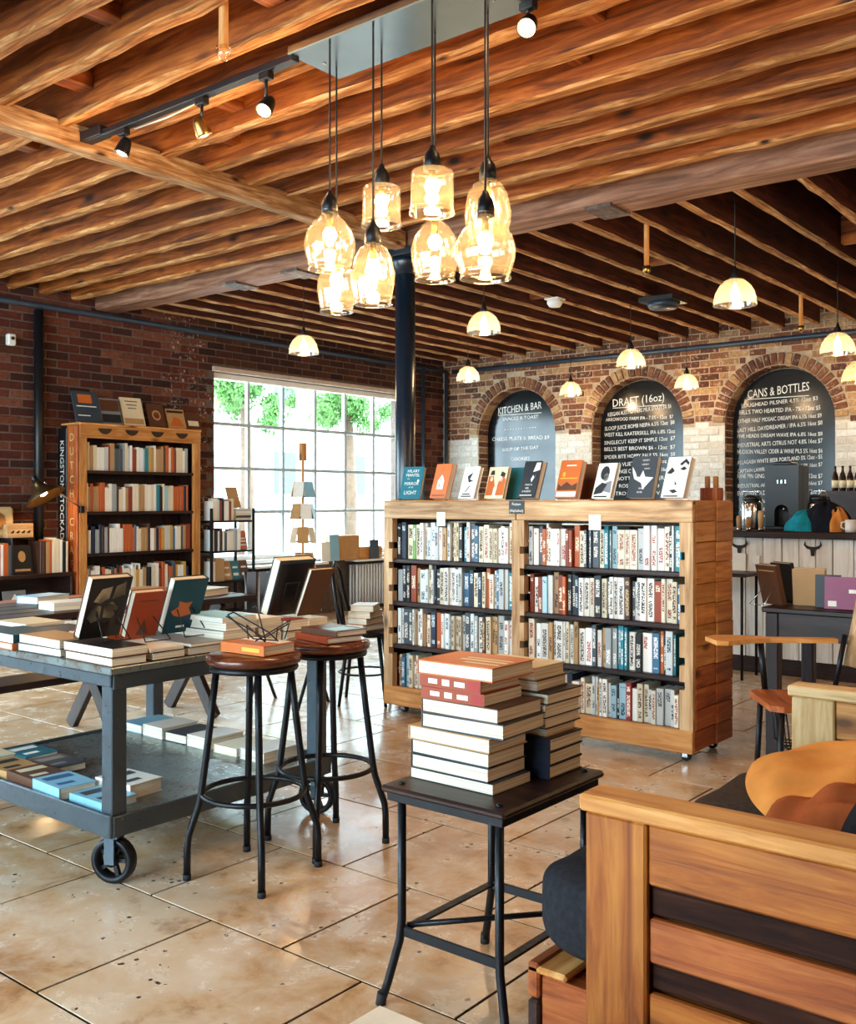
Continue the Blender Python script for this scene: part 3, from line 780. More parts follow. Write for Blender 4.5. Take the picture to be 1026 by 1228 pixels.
def sign(name, loc, w, h, m, label, lines, im, rot=(rad(90), 0, 0), cat='sign', th=.003, size=.3):
    s = thing(name, label, cat, loc); s.rotation_euler = rot
    MB().box(-w / 2, w / 2, -h / 2, h / 2, 0, th, 0, None, .0006).build('card', m, s)
    if lines:
        mb = MB()
        for k, t in enumerate(lines):
            vs, fs = text_geo(t, h * size); wd = max(abs(v[0]) for v in vs); kx = min(1, w * .45 / wd)
            mb.add([(v[0] * kx, v[1] + h * (.5 - (k + .72) / len(lines)) , th + .0008) for v in vs], fs)
        tag(mb.build('lettering', im, s, recalc=False), kind='stuff')
    return s
sign('shelf_sign', (-3.09, BY0 - .0045, 1.262), .1, .072, black_p, 'small black sign on the bookcase top rail between the two bays', ['Fiction', '(Alphabet)'], chalk, size=.3)
sign('shelf_card', (-3.62, BY0 - .0045, 1.19), .062, .08, paper, 'white shelf card hanging from the left bay of the pallet bookcase', [], ink, cat='card')
sign('shelf_card', (-2.60, BY0 - .0045, 1.185), .072, .08, paper, 'white shelf card hanging from the right bay of the pallet bookcase', [], ink, cat='card')
q = random.Random(21)
SH = [('top', .945, .19, .228), ('second', .685, .19, .228), ('third', .425, .19, .228), ('bottom', .166, .155, .205)]
for bay, x0, x1 in (('left', BX0 + .072, -3.13), ('right', -3.04, BX1 - .074)):
    for sn, z, h0, h1 in SH:
        wd = x1 - x0
        if sn == 'bottom': wd = .5 if bay == 'left' else wd * .99
        sp = row_specs(wd, q, SPW, .0255, h0, h1)
        for k, (x, th, mi, dy, h) in enumerate(sp):
            o = upright_mesh(th, h, .135).build('paperback', [SPM[mi], page_x], None, recalc=True)
            o.location = (x0 + x, BY0 + .05 + dy, z)
            if k > 2 and q.random() < .05 and k < len(sp) - 1: pass
            tag(o, '%s-spined book, %s from left, %s shelf, %s bay of pallet bookcase' % (SP[mi][0].replace(' ', '-'), ordinal(k + 1), sn, bay), 'book', 'books in the pallet bookcase')
        if bay == 'right' and sn == 'bottom': pass

# books displayed on top of the pallet bookcase
def polyc(cx, cy, r, n=10, sx=1.0): return ('poly', [(cx + r * sx * math.cos(2 * math.pi * i / n), cy + r * math.sin(2 * math.pi * i / n)) for i in range(n)])
def rect(x0, y0, x1, y1): return ('poly', [(x0, y0), (x1, y0), (x1, y1), (x0, y1)])
W_, K_, O_, T_ = paper, ink, CM['orange'], CM['teal']
disp = [
 (497, .205, .150, 'teal', 'teal hardback with white lettering at the left end of bookcase top', [('front', W_, [('t', 'HILARY', .5, .82, .13), ('t', 'MANTEL', .5, .69, .13), ('t', 'THE', .3, .6, .05), ('t', 'MIRROR', .5, .42, .14), ('t', '& THE', .5, .33, .06), ('t', 'LIGHT', .5, .13, .16), polyc(.8, .55, .05)])]),
 (531, .215, .140, 'orange', 'orange hardback with a small white house, on bookcase top', [('front', W_, [('poly', [(.3, .25), (.7, .25), (.7, .5), (.6, .6), (.5, .68), (.4, .6), (.3, .5)])]), ('front', CM['rust'], [rect(.4, .3, .48, .4), rect(.53, .3, .61, .4), rect(.44, .48, .56, .56), rect(.1, .05, .9, .1)])]),
 (566, .195, .140, 'white', 'white book with black ink drawing, third on bookcase top', [('front', K_, [('poly', [(.3, .7), (.62, .82), (.5, .6), (.75, .55), (.45, .5)]), rect(.2, .12, .7, .16), rect(.15, .05, .8, .09), ('poly', [(.55, .4), (.62, .4), (.4, .2), (.33, .2)])])]),
 (596, .190, .140, 'cream', 'cream paperback with orange painted figures on bookcase top', [('front', O_, [('poly', [(.02, .1), (.4, .1), (.45, .4), (.3, .72), (.05, .7)]), ('poly', [(.55, .1), (.98, .1), (.98, .6), (.8, .75), (.6, .5)])]), ('front', K_, [('poly', [(.1, .75), (.35, .75), (.3, .9), (.15, .88)]), ('poly', [(.65, .72), (.9, .68), (.92, .8), (.7, .86)])]), ('front', W_, [polyc(.22, .62, .08), polyc(.74, .6, .08), rect(.4, .05, .6, .35)])]),
 (640, .215, .145, 'black', 'black paperback with white heart and lettering on bookcase top', [('front', W_, [('poly', [(.55, .5), (.64, .62), (.72, .55), (.8, .62), (.62, .42)]), ('t', 'WHAT A', .5, .33, .07), ('t', 'GIRL', .45, .24, .07), ('t', 'IS WORTH', .45, .15, .07), rect(.1, .06, .8, .08), ('poly', [(.6, .7), (.95, .75), (.95, .95), (.7, .95)])])]),
 (684, .215, .150, 'orange', 'orange-tan paperback with white foot band on bookcase top', [('front', W_, [rect(.04, .03, .96, .16), rect(.3, .84, .75, .87)]), ('front', CM['brown'], [('poly', [(.05, .2), (.95, .2), (.95, .4), (.7, .32), (.45, .42), (.2, .3), (.05, .38)])]), ('front', CM['yellow'], [polyc(.25, .62, .07), rect(.1, .5, .9, .53)])]),
 (728, .195, .140, 'white', 'white paperback with black-and-white portrait of a child on bookcase top', [('front', K_, [polyc(.45, .72, .2, 12, 1.2), ('poly', [(.05, .1), (.5, .15), (.7, .4), (.4, .45), (.1, .3)]), rect(.1, .03, .8, .07)]), ('front', CM['grey'], [polyc(.55, .6, .12, 12, 1.2), ('poly', [(.5, .2), (.95, .15), (.9, .5), (.6, .45)])])]),
 (772, .225, .155, 'slate', 'dark slate hardback with a white leaping shape on bookcase top', [('front', W_, [('poly', [(.05, .75), (.2, .62), (.3, .5), (.42, .5), (.5, .66), (.62, .5), (.95, .48), (.6, .2), (.5, .35), (.2, .45), (.1, .6)]), ('t', 'HENRY', .55, .88, .06), ('t', 'HENRY', .55, .78, .06), ('t', 'HENRY', .65, .68, .05), ('t', 'RIVER', .55, .2, .06), ('t', 'RIVER', .5, .11, .06)])]),
 (815, .215, .150, 'white', 'white hardback with a large drawn face at the right end of bookcase top', [('front', K_, [('poly', [(.05, .6), (.25, .75), (.4, .65), (.25, .58)]), ('poly', [(.55, .82), (.8, .95), (.97, .85), (.95, .78), (.8, .86), (.66, .78)]), ('poly', [(.6, .7), (.78, .76), (.92, .7), (.78, .66)]), ('poly', [(.45, .5), (.52, .3), (.6, .32), (.5, .4)]), ('poly', [(.3, .18), (.55, .2), (.7, .14), (.5, .1)]), rect(.1, .02, .75, .05)])]),
]
YD = BY0 + .09
for k, (px_, h, w_, key, lb, pr) in enumerate(disp):
    x = PY(px_ - 4, YD); fc = rad(-90 + [6, -10, -14, -6, -16, -10, -18, -8, -18][k])
    yb = YD + (k % 2) * .02
    stand_book((x, yb, 1.303), fc, rad(17), w_, h, .038 if k in (1, 4, 5, 7, 8) else .026, key, lb, 'books displayed on the bookcase top', pr)
    EAS[0] += 1
    n = Vector((math.cos(fc), math.sin(fc), 0))
x = PY(615, YD + .12); stand_book((x, YD + .14, 1.303), rad(-90), rad(15), .13, .19, .02, 'teal', 'small teal book half hidden behind the others on bookcase top', 'books displayed on the bookcase top')
x = PY(700, YD + .2); stand_book((x, YD + .2, 1.303), rad(-75), rad(15), .14, .2, .03, 'brown', 'brown book standing behind the orange-tan one on bookcase top', 'books displayed on the bookcase top')
for k, px_ in enumerate((848, 858)):
    x = PY(px_, 5.0); t = thing('card_box', 'small wooden box at the back right corner of bookcase top, ' + ('left one' if k == 0 else 'right one'), 'box', (x, 5.0, 1.3))
    MB().box(-.025, .025, -.04, .04, 0, .065, 0, None, .003).build('body', MATS['red_pine_z'], t); MB().box(-.012, .012, -.012, .012, .065, .125, 0, None, .004).build('peg', MATS['pine_z'], t)

# ------------------------------------------------------------------ tall bookcase on the left wall
TX, TY0, TY1 = -7.86, 4.92, 6.235
tb = thing('wooden_bookcase', 'tall honey-coloured wooden bookcase against the red brick wall', 'bookcase', ((TX + XL) / 2, (TY0 + TY1) / 2, 0))
def tp(name, m, *b, c=.004): return MB().box(*b, 0, None, c).build(name, m, tb, world=True)
for a, b_ in ((TY0, TY0 + .075), (TY1 - .085, TY1)): tp('post', MATS['pine_z'], TX - .03, TX, a, b_, .0, 1.85)
tp('top_rail', MATS['pine_y'], TX - .028, TX + .004, TY0, TY1, 1.85, 1.965)
tp('top_board', MATS['pine_y'], XL + .03, TX + .01, TY0 - .005, TY1 + .005, 1.965, 1.985)
tp('side_panel', MATS['dark_wood_z'], XL + .03, TX - .032, TY1 - .03, TY1, 0, 1.96)
tp('side_panel', MATS['dark_wood_z'], XL + .03, TX - .032, TY0, TY0 + .03, 0, 1.96)
tp('back_panel', MATS['dark_wood_z'], XL + .012, XL + .028, TY0, TY1, 0.02, 1.96)
for z in (1.565, 1.2, .83, .46): tp('shelf', MATS['dark_wood_y'], XL + .03, TX - .002, TY0 + .03, TY1 - .03, z - .028, z)
for k in range(4):
    MB().prism(arc(TY0 + .25 + k * .28, 1.964, .075, -math.pi * .9, -math.pi * .1, 10), TX - .03, TX + .006, 0, Matrix(((0, 0, 1, 0), (1, 0, 0, 0), (0, 1, 0, 0), (0, 0, 0, 1)))).build('hand_slot_shade', MATS['dark_wood_y'], tb, world=True)  # solid dark inserts standing in for the shade inside the hand slots
# the two lettered boards standing at its side
def lettered(name, x0, x1, y, z0, z1, m, label, txt, lm, size, rot):
    t = thing(name, label, 'sign', ((x0 + x1) / 2, y, z0)); wd, h = x1 - x0, z1 - z0
    MB().box(-wd / 2, wd / 2, -.012, .012, 0, h, 0, None, .004).build('board', m, t)
    mb = MB()
    if rot:
        vs, fs = text_geo(txt, size); L = max(v[0] for v in vs) - min(v[0] for v in vs)
        mb.add([(v[1] - size * .35, -.0128, h * .5 - v[0]) for v in vs], fs)
    else:
        for k, ch in enumerate(txt):
            if ch == ' ': continue
            vs, fs = text_geo(ch, size); mb.add([(v[0], -.0128, h * (.93 - k * .9 / len(txt)) - size * .35 + v[1]) for v in vs], fs)
    tag(mb.build('lettering', lm, t, recalc=False), kind='stuff'); return t
lettered('wood_sign', TX - .155, TX - .002, TY0 - .016, .45, 1.96, MATS['red_pine_z'], 'tall red-brown board with vertical letters on the bookcase side', 'DUTCH CRAFT', crate_tan, .10, False)
lettered('team_banner', XL + .03, TX - .16, TY0 - .02, .8, 1.94, black_p, 'black banner board with white vertical letters beside the tall bookcase', 'KINGSTON STOCKADE', paper, .088, True)

# books in the far shelves: one mass (too many and too thin to pick apart)
far = MB(); far_m = SPM + [page_x]
def far_row(q, o, dirv, width, z, weights, avg, h0, h1, dp=.13):
    for (x, th, mi, dy, h) in row_specs(width, q, weights, avg, h0, h1):
        m = upright_mesh(th, h, dp); ang = math.atan2(dirv.y, dirv.x)
        M = Matrix.Translation(Vector(o) + dirv * x + Vector((0, 0, z))) @ Matrix.Rotation(ang, 4, 'Z')
        b0 = len(far.v); far.v += [tuple(M @ Vector(v)) for v in m.v]
        for f, k in zip(m.f, m.m): far.f.append([b0 + i for i in f]); far.m.append(mi if k == 0 else len(SPM)); far.s.append(False)
q = random.Random(5); DY = Vector((0, 1, 0))
for z in (1.565, 1.2, .83, .46): far_row(q, (TX - .035, TY0 + .085, 0), DY, TY1 - TY0 - .18, z, SPW_WARM, .028, .2, .26)
# low shelf at the far left
LY0, LY1 = 3.7, 4.86
ls = thing('low_shelf', 'low black shelf with books standing left of the tall bookcase', 'shelf', (TX - .1, (LY0 + LY1) / 2, 0))
for nm, b_ in (('shelf_board', (XL + .02, TX + .01, LY0, LY1, .645, .68)), ('shelf_board', (XL + .02, TX + .01, LY0, LY1, .25, .28)), ('side_panel', (XL + .02, TX, LY1 - .025, LY1, 0, .645)), ('side_panel', (XL + .02, TX, LY0, LY0 + .025, 0, .645)), ('back_panel', (XL + .012, XL + .03, LY0, LY1, 0, .645)), ('ledge', (XL + .02, TX - .19, LY0, LY1 - .25, .96, .985)), ('ledge_post', (XL + .05, TX - .2, LY0 + .02, LY0 + .05, .68, .96)), ('ledge_post', (XL + .05, TX - .2, LY1 - .3, LY1 - .27, .68, .96))):
    MB().box(*b_, 0, None, .003).build(nm, MATS['dark_wood_y'], ls, world=True)
far_row(q, (TX - .02, LY0 + .03, 0), DY, .62, .68, SPW_WARM, .028, .25, .31, .17)
far_row(q, (TX - .02, LY0 + .86, 0), DY, .27, .68, SPW_WARM, .026, .25, .30, .17)
# metal rack by the window
RY0, RY1, RX = 6.32, 6.86, -7.80
rk = thing('metal_rack', 'narrow black metal rack of books in front of the window', 'shelf', ((RX + XL) / 2, (RY0 + RY1) / 2, 0))
for y in (RY0, RY1):
    for x in (XL + .1, RX): MB().box(x - .012, x + .012, y - .012, y + .012, 0, 1.22, 0, None, .002).build('upright', black_metal, rk, world=True)
for z in (1.1, .80, .50, .18): MB().box(XL + .09, RX + .012, RY0, RY1, z - .02, z, 0, None, .002).build('shelf', black_metal, rk, world=True)
far_row(q, (RX - .01, RY0 + .02, 0), DY, .29, 1.1, SPW, .026, .18, .23)
far_row(q, (RX - .01, RY0 + .02, 0), DY, .36, .80, SPW, .026, .18, .23)
far_row(q, (RX - .01, RY0 + .02, 0), DY, .17, .50, SPW, .026, .18, .23)
tag(far.build('shelved_books', far_m, top=True, recalc=False), 'rows of book spines filling the shelves along the left wall', 'books', kind='stuff')
for k in range(5): flat_book(RX - .1, RY1 - .11, 1.1 + k * .024, .15, .2, .023, ['white', 'slate', 'cream', 'white', 'black'][k], ['bottom', 'second', 'middle', 'fourth', 'top'][k] + ' book of the flat pile on top of the metal rack', rad(180) if k % 2 else 0, 'pile on the metal rack')
stand_book((RX - .1, RY1 - .16, 1.222), rad(5), rad(18), .15, .22, .015, 'tan', 'tan book propped on the flat pile on the metal rack')
stand_book((RX - .07, RY0 + .44, .80), rad(0), rad(12), .13, .19, .02, 'orange', 'orange-and-white book facing out on the rack middle shelf', None, [('front', W_, [rect(.1, .55, .9, .62), rect(.1, .4, .9, .47), rect(.1, .2, .9, .27)])])
for k, (y, key) in enumerate(((RY0 + .25, 'tan'), (RY0 + .36, 'teal'), (RY0 + .47, 'brown'))):
    stand_book((RX - .06, y, .50), rad(0), rad(15), .11, .19, .015, key, '%s paperback facing out on the rack third shelf' % key, 'books facing out on the rack', [('front', W_, [rect(.2, .6, .8, .7), rect(.2, .2, .8, .35)])])
# displays on the tall bookcase
for k, (px_, key, w_, h, pr) in enumerate(((106, 'slate', .24, .30, [('front', CM['orange'], [rect(.2, .62, .75, .9)]), ('front', W_, [rect(.1, .5, .9, .53), rect(.1, .2, .6, .23)])]),
        (134, 'grey', .2, .25, [('front', CM['brown'], [rect(0.03, .5, .97, .95)]), ('front', K_, [rect(.03, .05, .97, .38)])]),
        (161, 'cream', .22, .28, [('front', K_, [rect(.2, .85, .8, .88), rect(.25, .72, .75, .75), rect(.3, .6, .7, .63)]), ('front', CM['tan'], [rect(.05, .05, .95, .25)])]),
        (189, 'brown', .18, .24, [('front', CM['tan'], [polyc(.5, .5, .22, 14, 1.2)]), ('front', CM['rust'], [polyc(.5, .5, .15, 14, 1.2)])]),
        (212, 'tan', .2, .2, [('front', K_, [rect(.05, .8, .95, .92)]), ('front', CM['orange'], [('poly', [(.1, .1), (.9, .1), (.7, .5), (.4, .6)])])]),
        (232, 'brown', .17, .18, [('front', CM['cream'], [rect(.15, .2, .85, .5)])]))):
    y = PX(px_, TX - .1)
    stand_book((TX - .1, y, 1.988), rad(-4), rad(20), w_, h, .02, key, ['dark book with orange picture leaning at left end on tall bookcase', 'grey landscape-covered book, second on top of tall bookcase', 'cream-coloured book with black title on top of tall bookcase', 'brown book with round emblem on top of tall bookcase', 'tan landscape book, fifth on top of tall bookcase', 'small brown book at right end on top of tall bookcase'][k], 'books displayed on the tall bookcase', pr)
# things on the low shelf
for k, (y, key, w_, h, lb, pr) in enumerate(((LY0 + .33, 'tan', .2, .27, 'tan book leaning on the lower level of low shelf', []),
        (LY0 + .68, 'grey', .2, .26, 'grey book with white diamond facing out on low shelf', [('front', W_, [('poly', [(.5, .1), (.85, .5), (.5, .9), (.15, .5)])])]),
        (LY0 + .9, 'black', .2, .24, 'black book with red and pink pattern facing out on low shelf', [('front', CM['rust'], [polyc(.35, .6, .22), ('poly', [(.6, .2), (.95, .2), (.8, .6)])]), ('front', CM['plum'], [polyc(.5, .3, .15), polyc(.7, .4, .12)]), ('front', CM['yellow'], [rect(.3, .25, .7, .3)])]))):
    stand_book((TX - .08, y, .283), rad(0), rad(12), w_, h, .02, key, lb, None, pr)
stand_book((TX - .06, LY0 + .72, .683), rad(0), rad(10), .17, .24, .02, 'black', 'black book with pale portrait facing out among books on low shelf', None, [('front', CM['tan'], [polyc(.5, .6, .2), rect(.1, .08, .9, .16)])])
s = thing('tabletop_radio', 'tan cloth-fronted radio on the ledge at far left', 'radio', (XL + .1, LY1 - .62, .985))
MB().box(-.07, .07, -.16, .16, 0, .26, 0, None, .02).build('case', crate_tan, s); MB().lathe([(0, 0), (.08, 0), (.08, .006), (0, .006)], 24, 0, Matrix.Translation((.07, 0, .14)) @ Matrix.Rotation(rad(90), 4, 'Y')).build('grille', cardboard, s)
s = thing('wooden_block_sign', 'pale wooden block with four dark marks on the ledge at far left', 'sign', (XL + .2, LY1 - .44, .985))
MB().box(-.03, .03, -.12, .12, 0, .12, 0, None, .004).build('block', MATS['pale_pine_y'], s)
mb = MB()
for k in range(4): mb.prism(arc(-.07 + k * .048, .055, .018, -2.6, .6, 8), .0302, .031, 0, Matrix(((0, 0, 1, 0), (1, 0, 0, 0), (0, 1, 0, 0), (0, 0, 0, 1))))
mb.build('marks', ink, s)
# swing-arm lamp
a = Vector((TX + .012, TY0 + .01, ZH(611, TX, TY0))); e = Vector((TX + .05, PX(51, TX + .05), 0)); e.z = ZH(577, e.x, e.y)
lp = thing('swing_arm_lamp', 'dark metal dome reading lamp on a jointed arm beside the tall bookcase', 'lamp', a)
r_ = e - a
MB().tube([(0, .02, 0), r_ * .98], .008, 8).build('arm', chrome, lp); MB().box(-.02, .02, -.02, .02, -.03, .03, 0, None, .004).build('bracket', black_metal, lp)
M = Matrix.Translation(r_ + Vector((0, -.04, -.03))) @ Vector((.45, .3, -.85)).normalized().to_track_quat('-Z', 'Y').to_matrix().to_4x4()
MB().lathe([(0, .03), (.03, .03), (.04, 0), (.07, -.045), (.13, -.085), (.168, -.125), (.172, -.13), (.164, -.126), (.125, -.09), (.06, -.045), (0, -.01)], 28, 0, M).build('shade', plain('lamp_bronze', C('4a3418'), .3, .8, .1), lp)
MB().lathe([(0, -.11), (.03, -.1), (.035, -.07), (.02, -.03), (0, -.03)], 14, 0, M).build('bulb', bulb2_m, lp)
MB().lathe([(0, .03), (.026, .03), (.026, .075), (0, .08)], 14, 0, M).build('knuckle', black_metal, lp)
light('lamp_light', M @ Vector((0, 0, -.15)), 5, (1, .62, .3), .03, lp)
# ------------------------------------------------------------------ cart table
KX0, KX1, KY0, KY1 = -4.12, -2.93, 1.95, 3.0
ct = thing('cart_table', 'grey steel factory cart used as a book table on iron wheels', 'table', ((KX0 + KX1) / 2, (KY0 + KY1) / 2, 0))
def kp(name, m, *b, c=.003): return MB().box(*b, 0, None, c).build(name, m, ct, world=True)
kp('table_top', sheet, KX0, KX1, KY0, KY1, .712, .737)
kp('apron', steel, KX0 + .01, KX1 - .01, KY0 + .004, KY0 + .014, .67, .712); kp('apron', steel, KX1 - .016, KX1 - .006, KY0 + .015, KY1 - .015, .66, .712)
kp('apron', steel, KX0 + .01, KX1 - .01, KY1 - .014, KY1 - .004, .67, .712); kp('apron', steel, KX0 + .006, KX0 + .016, KY0 + .015, KY1 - .015, .66, .712)
for x in (KX0 + .012, KX1 - .072):
    for y in (KY0 + .012, KY1 - .072): kp('leg', steel, x, x + .06, y, y + .06, .17, .712)
kp('lower_deck', sheet, KX0 + .02, KX1 - .02, KY0 + .02, KY1 - .02, .205, .225)
kp('deck_rail', steel, KX0, KX1, KY0 - .004, KY0 + .01, .165, .24); kp('deck_rail', steel, KX0, KX1, KY1 - .01, KY1 + .004, .165, .24)
kp('deck_rail', steel, KX1 - .012, KX1 + .002, KY0 + .01, KY1 - .01, .165, .235); kp('deck_rail', steel, KX0 - .002, KX0 + .012, KY0 + .01, KY1 - .01, .165, .235)
for x in (KX0 + .06, KX1 - .04):
    for y in (KY0 + .04, KY1 - .04):
        cw = MB(); M = Matrix.Translation((x, y, .078)) @ Matrix.Rotation(rad(25), 4, 'Z') @ Matrix.Rotation(rad(90), 4, 'X')
        cw.lathe([(.056, -.022), (.074, -.022), (.078, -.014), (.078, .014), (.074, .022), (.056, .022), (.056, -.022)], 28, 0, M)
        cw.lathe([(0, -.026), (.02, -.026), (.02, .026), (0, .026)], 14, 0, M)
        for k in range(5): cw.box(.015, .06, -.007, .007, -.008, .008, 0, M @ Matrix.Rotation(2 * math.pi * k / 5, 4, 'Z'))
        wh = cw.build('wheel', black_metal, ct, world=True)
        fk = MB(); M2 = Matrix.Translation((x, y, 0)) @ Matrix.Rotation(rad(25), 4, 'Z')
        for s in (-1, 1): fk.box(-.018, .018, s * .03 - .004, s * .03 + .004, .07, .165, 0, M2)
        fk.box(-.03, .03, -.034, .034, .158, .17, 0, M2); fk.build('fork', steel, wh, world=False).location = -Vector((0, 0, 0)) - ct.location
GT = 'books on the steel cart'
# right hand edge: the stacks one sees end on
def pile(x0, x1, y0, y1, z, specs, label, group, rot=math.pi, jit=.008):
    """specs bottom to top: (thickness, cover key)"""
    names = {1: ['only'], 2: ['lower', 'upper'], 3: ['bottom', 'middle', 'top'], 4: ['bottom', 'second', 'third', 'top'], 5: ['bottom', 'second', 'middle', 'fourth', 'top']}[len(specs)]
    for k, (th, key) in enumerate(specs):
        dx, dy = (R.uniform(-jit, jit), R.uniform(-jit, jit)) if k else (0, 0)
        w_, h = (x1 - x0, y1 - y0)
        if abs(math.sin(rot)) > .5: w_, h = h, w_
        lb = '%s %s book %s' % (CNAME[key], 'flat' if len(specs) == 1 else names[k], label)
        flat_book((x0 + x1) / 2 + dx, (y0 + y1) / 2 + dy, z, w_, h, th, key, lb, rot + R.uniform(-.03, .03), group, hard=(k + len(specs)) % 2 == 0)
        z += th + .0006
    return z
zt = .738
pile(-3.24, -2.94, 1.965, 2.105, zt, [(.03, 'brown'), (.03, 'black')], 'at the near corner of the cart', GT, rad(0))
pile(-3.20, -2.94, 2.125, 2.265, zt, [(.03, 'navy'), (.012, 'white')], 'second along the cart right edge', GT, rad(0))
pile(-3.22, -2.94, 2.285, 2.43, zt, [(.03, 'brown'), (.012, 'grey')], 'third along the cart right edge', GT, rad(0))
zb = pile(-3.2, -2.95, 2.45, 2.61, zt, [(.035, 'brown'), (.034, 'slate'), (.03, 'white'), (.02, 'sky')], 'in the tall cart pile behind the teal book', GT, rad(0))
pile(-3.22, -2.96, 2.625, 2.745, zt, [(.036, 'tan'), (.034, 'white'), (.03, 'white')], 'in the pile behind the wire easels', GT, rad(0))
pile(-3.2, -2.94, 2.755, 2.875, zt, [(.04, 'brown'), (.04, 'rust')], 'under the large dark book on the cart', GT, rad(0))
pile(-3.2, -2.94, 2.885, 2.99, zt, [(.04, 'white'), (.038, 'cream')], 'at the far right corner of the cart', GT, rad(0))
pile(-3.55, -3.27, 1.965, 2.11, zt, [(.03, 'slate'), (.03, 'tan')], 'beside the near corner pile on the cart', GT, rad(0))
q = random.Random(11)
keys = ['white', 'cream', 'sky', 'tan', 'slate', 'black', 'grey', 'white', 'deepteal', 'orange', 'navy', 'brown']
ROWN = ['front', 'second', 'third', 'fourth', 'rear']
CN = ['nearest', 'second', 'third', 'farthest left']
for i, xc in enumerate((-3.42, -3.68, -3.96)):
    for j in range(5):
        yc = 2.04 + j * .205
        if i == 0 and j == 0: continue
        if i == 0: xc = -3.38
        n = q.choice([1, 1, 2, 2])
        sp = [(q.uniform(.02, .034), q.choice(keys)) for _ in range(n)]
        pile(xc - .12, xc + .12, yc - .085 + q.uniform(-.008, .008), yc + .085, zt, sp, 'in the %s row, %s column from the easels, on the cart' % (ROWN[j], ['first', 'second', 'third'][i]), GT, q.choice([0, math.pi]))
# three books on easels, their backs towards us
EB = [(-3.19, 2.075, .235, .165, 'brown', 'large book with brown cell-patterned cover on a cart easel', .8, .035,
       [('back', CM['black'], [rect(.0, .0, 1, 1)]), ('back', CM['cream'], [('poly', [(.15, .62), (.3, .82), (.55, .86), (.52, .66), (.32, .58)]), ('poly', [(.6, .64), (.64, .86), (.86, .92), (.9, .7)]), ('poly', [(.08, .36), (.14, .56), (.36, .54), (.4, .32), (.2, .26)]), ('poly', [(.46, .34), (.44, .56), (.62, .6), (.8, .5), (.7, .32)])]), ('back', CM['brown'], [('poly', [(.1, .06), (.12, .24), (.3, .22), (.36, .05)]), ('poly', [(.46, .06), (.42, .26), (.66, .28), (.72, .08)]), ('poly', [(.78, .2), (.84, .42), (.94, .5), (.94, .16)])])]),
      (-3.17, 2.235, .185, .135, 'rust', 'orange-red book on a cart easel between two taller ones', .785, .03, [('back', CM['brown'], [('poly', [(.3, .06), (.5, .4), (.7, .06)]), rect(.2, .8, .8, .82)])]),
      (-3.17, 2.41, .225, .16, 'deepteal', 'dark teal book with an orange leaping shape on a cart easel', .785, .035, [('back', CM['orange'], [('poly', [(.1, .42), (.3, .5), (.28, .6), (.5, .56), (.68, .58), (.6, .46), (.72, .34), (.4, .3), (.2, .34)])]), ('back', W_, [rect(.35, .1, .6, .14)])])]
for k, (x, y, h, w_, key, lb, z, th, pr) in enumerate(EB):
    stand_book((x, y, z + .006), rad(180), rad(22), w_, h, th, key, lb, 'books on the cart easels', pr)
    easel((x - .03, y, z), rad(180), h * .8, ['black wire easel behind the brown patterned book', 'black wire easel behind the orange-red book', 'black wire easel behind the dark teal book'][k])
stand_book((-3.07, 2.87, .825), rad(180), rad(20), .2, .245, .045, 'slate', 'large dark framed book standing at the far end of the cart', None, [('back', CM['black'], [rect(.06, .06, .94, .94)]), ('back', CM['grey'], [rect(.3, .1, .34, .6), rect(.3, .57, .7, .6), rect(.66, .1, .7, .6)])])
stand_book((-2.99, 2.93, .825), rad(180), rad(24), .13, .21, .02, 'brown', 'slim brown book leaning behind the large dark one')
# lower deck
LD = [(22, 905, .17, .24, 'teal', 'dark blue picture book at the far left of the cart deck'), (75, 918, .16, .23, 'slate', 'slate picture book on the lower deck of the cart'), (8, 938, .16, .22, 'cream', 'cream book at the front left edge of the cart deck'),
      (58, 938, .15, .21, 'tan', 'tan-speckled book on the cart deck'), (98, 945, .15, .21, 'brown', 'brown-covered book on the front edge of the cart deck'), (172, 920, .15, .22, 'white', 'white thick book behind the near cart leg'), (118, 962, .15, .21, 'sky', 'pale blue book at the near corner of the cart deck'), (166, 965, .15, .21, 'sky', 'blue-and-white book right of the near cart leg')]
for k, (x, y, w_, h, key, lb) in enumerate(LD):
    p = P(x, y, .26); p.x = min(max(p.x, KX0 + .15), KX1 - .16)
    yy = [2.22, 2.20, 2.08, 2.06, 2.05, 2.2, 2.04, 2.06][k]; xx = [-3.92, -3.68, -4.0, -3.78, -3.56, -3.19, -3.36, -3.14][k]
    flat_book(xx, yy, .226, .145, .2, [.03, .03, .035, .03, .04, .05, .045, .03][k], key, lb, rad(90) + R.uniform(-.08, .08), 'books on the cart lower deck', [('front', [W_, CM['grey'], K_, K_, CM['cream'], CM['slate'], CM['blue'], CM['slate']][k], [rect(.12, .62, .88, .85), rect(.15, .2, .6, .35)])])
for k, (x, key, th) in enumerate(((-3.98, 'sky', .04), (-3.82, 'white', .05), (-3.66, 'slate', .04), (-3.50, 'white', .05), (-3.32, 'cream', .035), (-3.15, 'white', .045))):
    flat_book(x, 2.86, .226, .145, .2, th, key, ['leftmost', 'second', 'third', 'fourth', 'fifth', 'rightmost'][k] + ' book along the back of the cart lower deck', rad(0) + R.uniform(-.05, .05), 'books along the back of the cart deck')

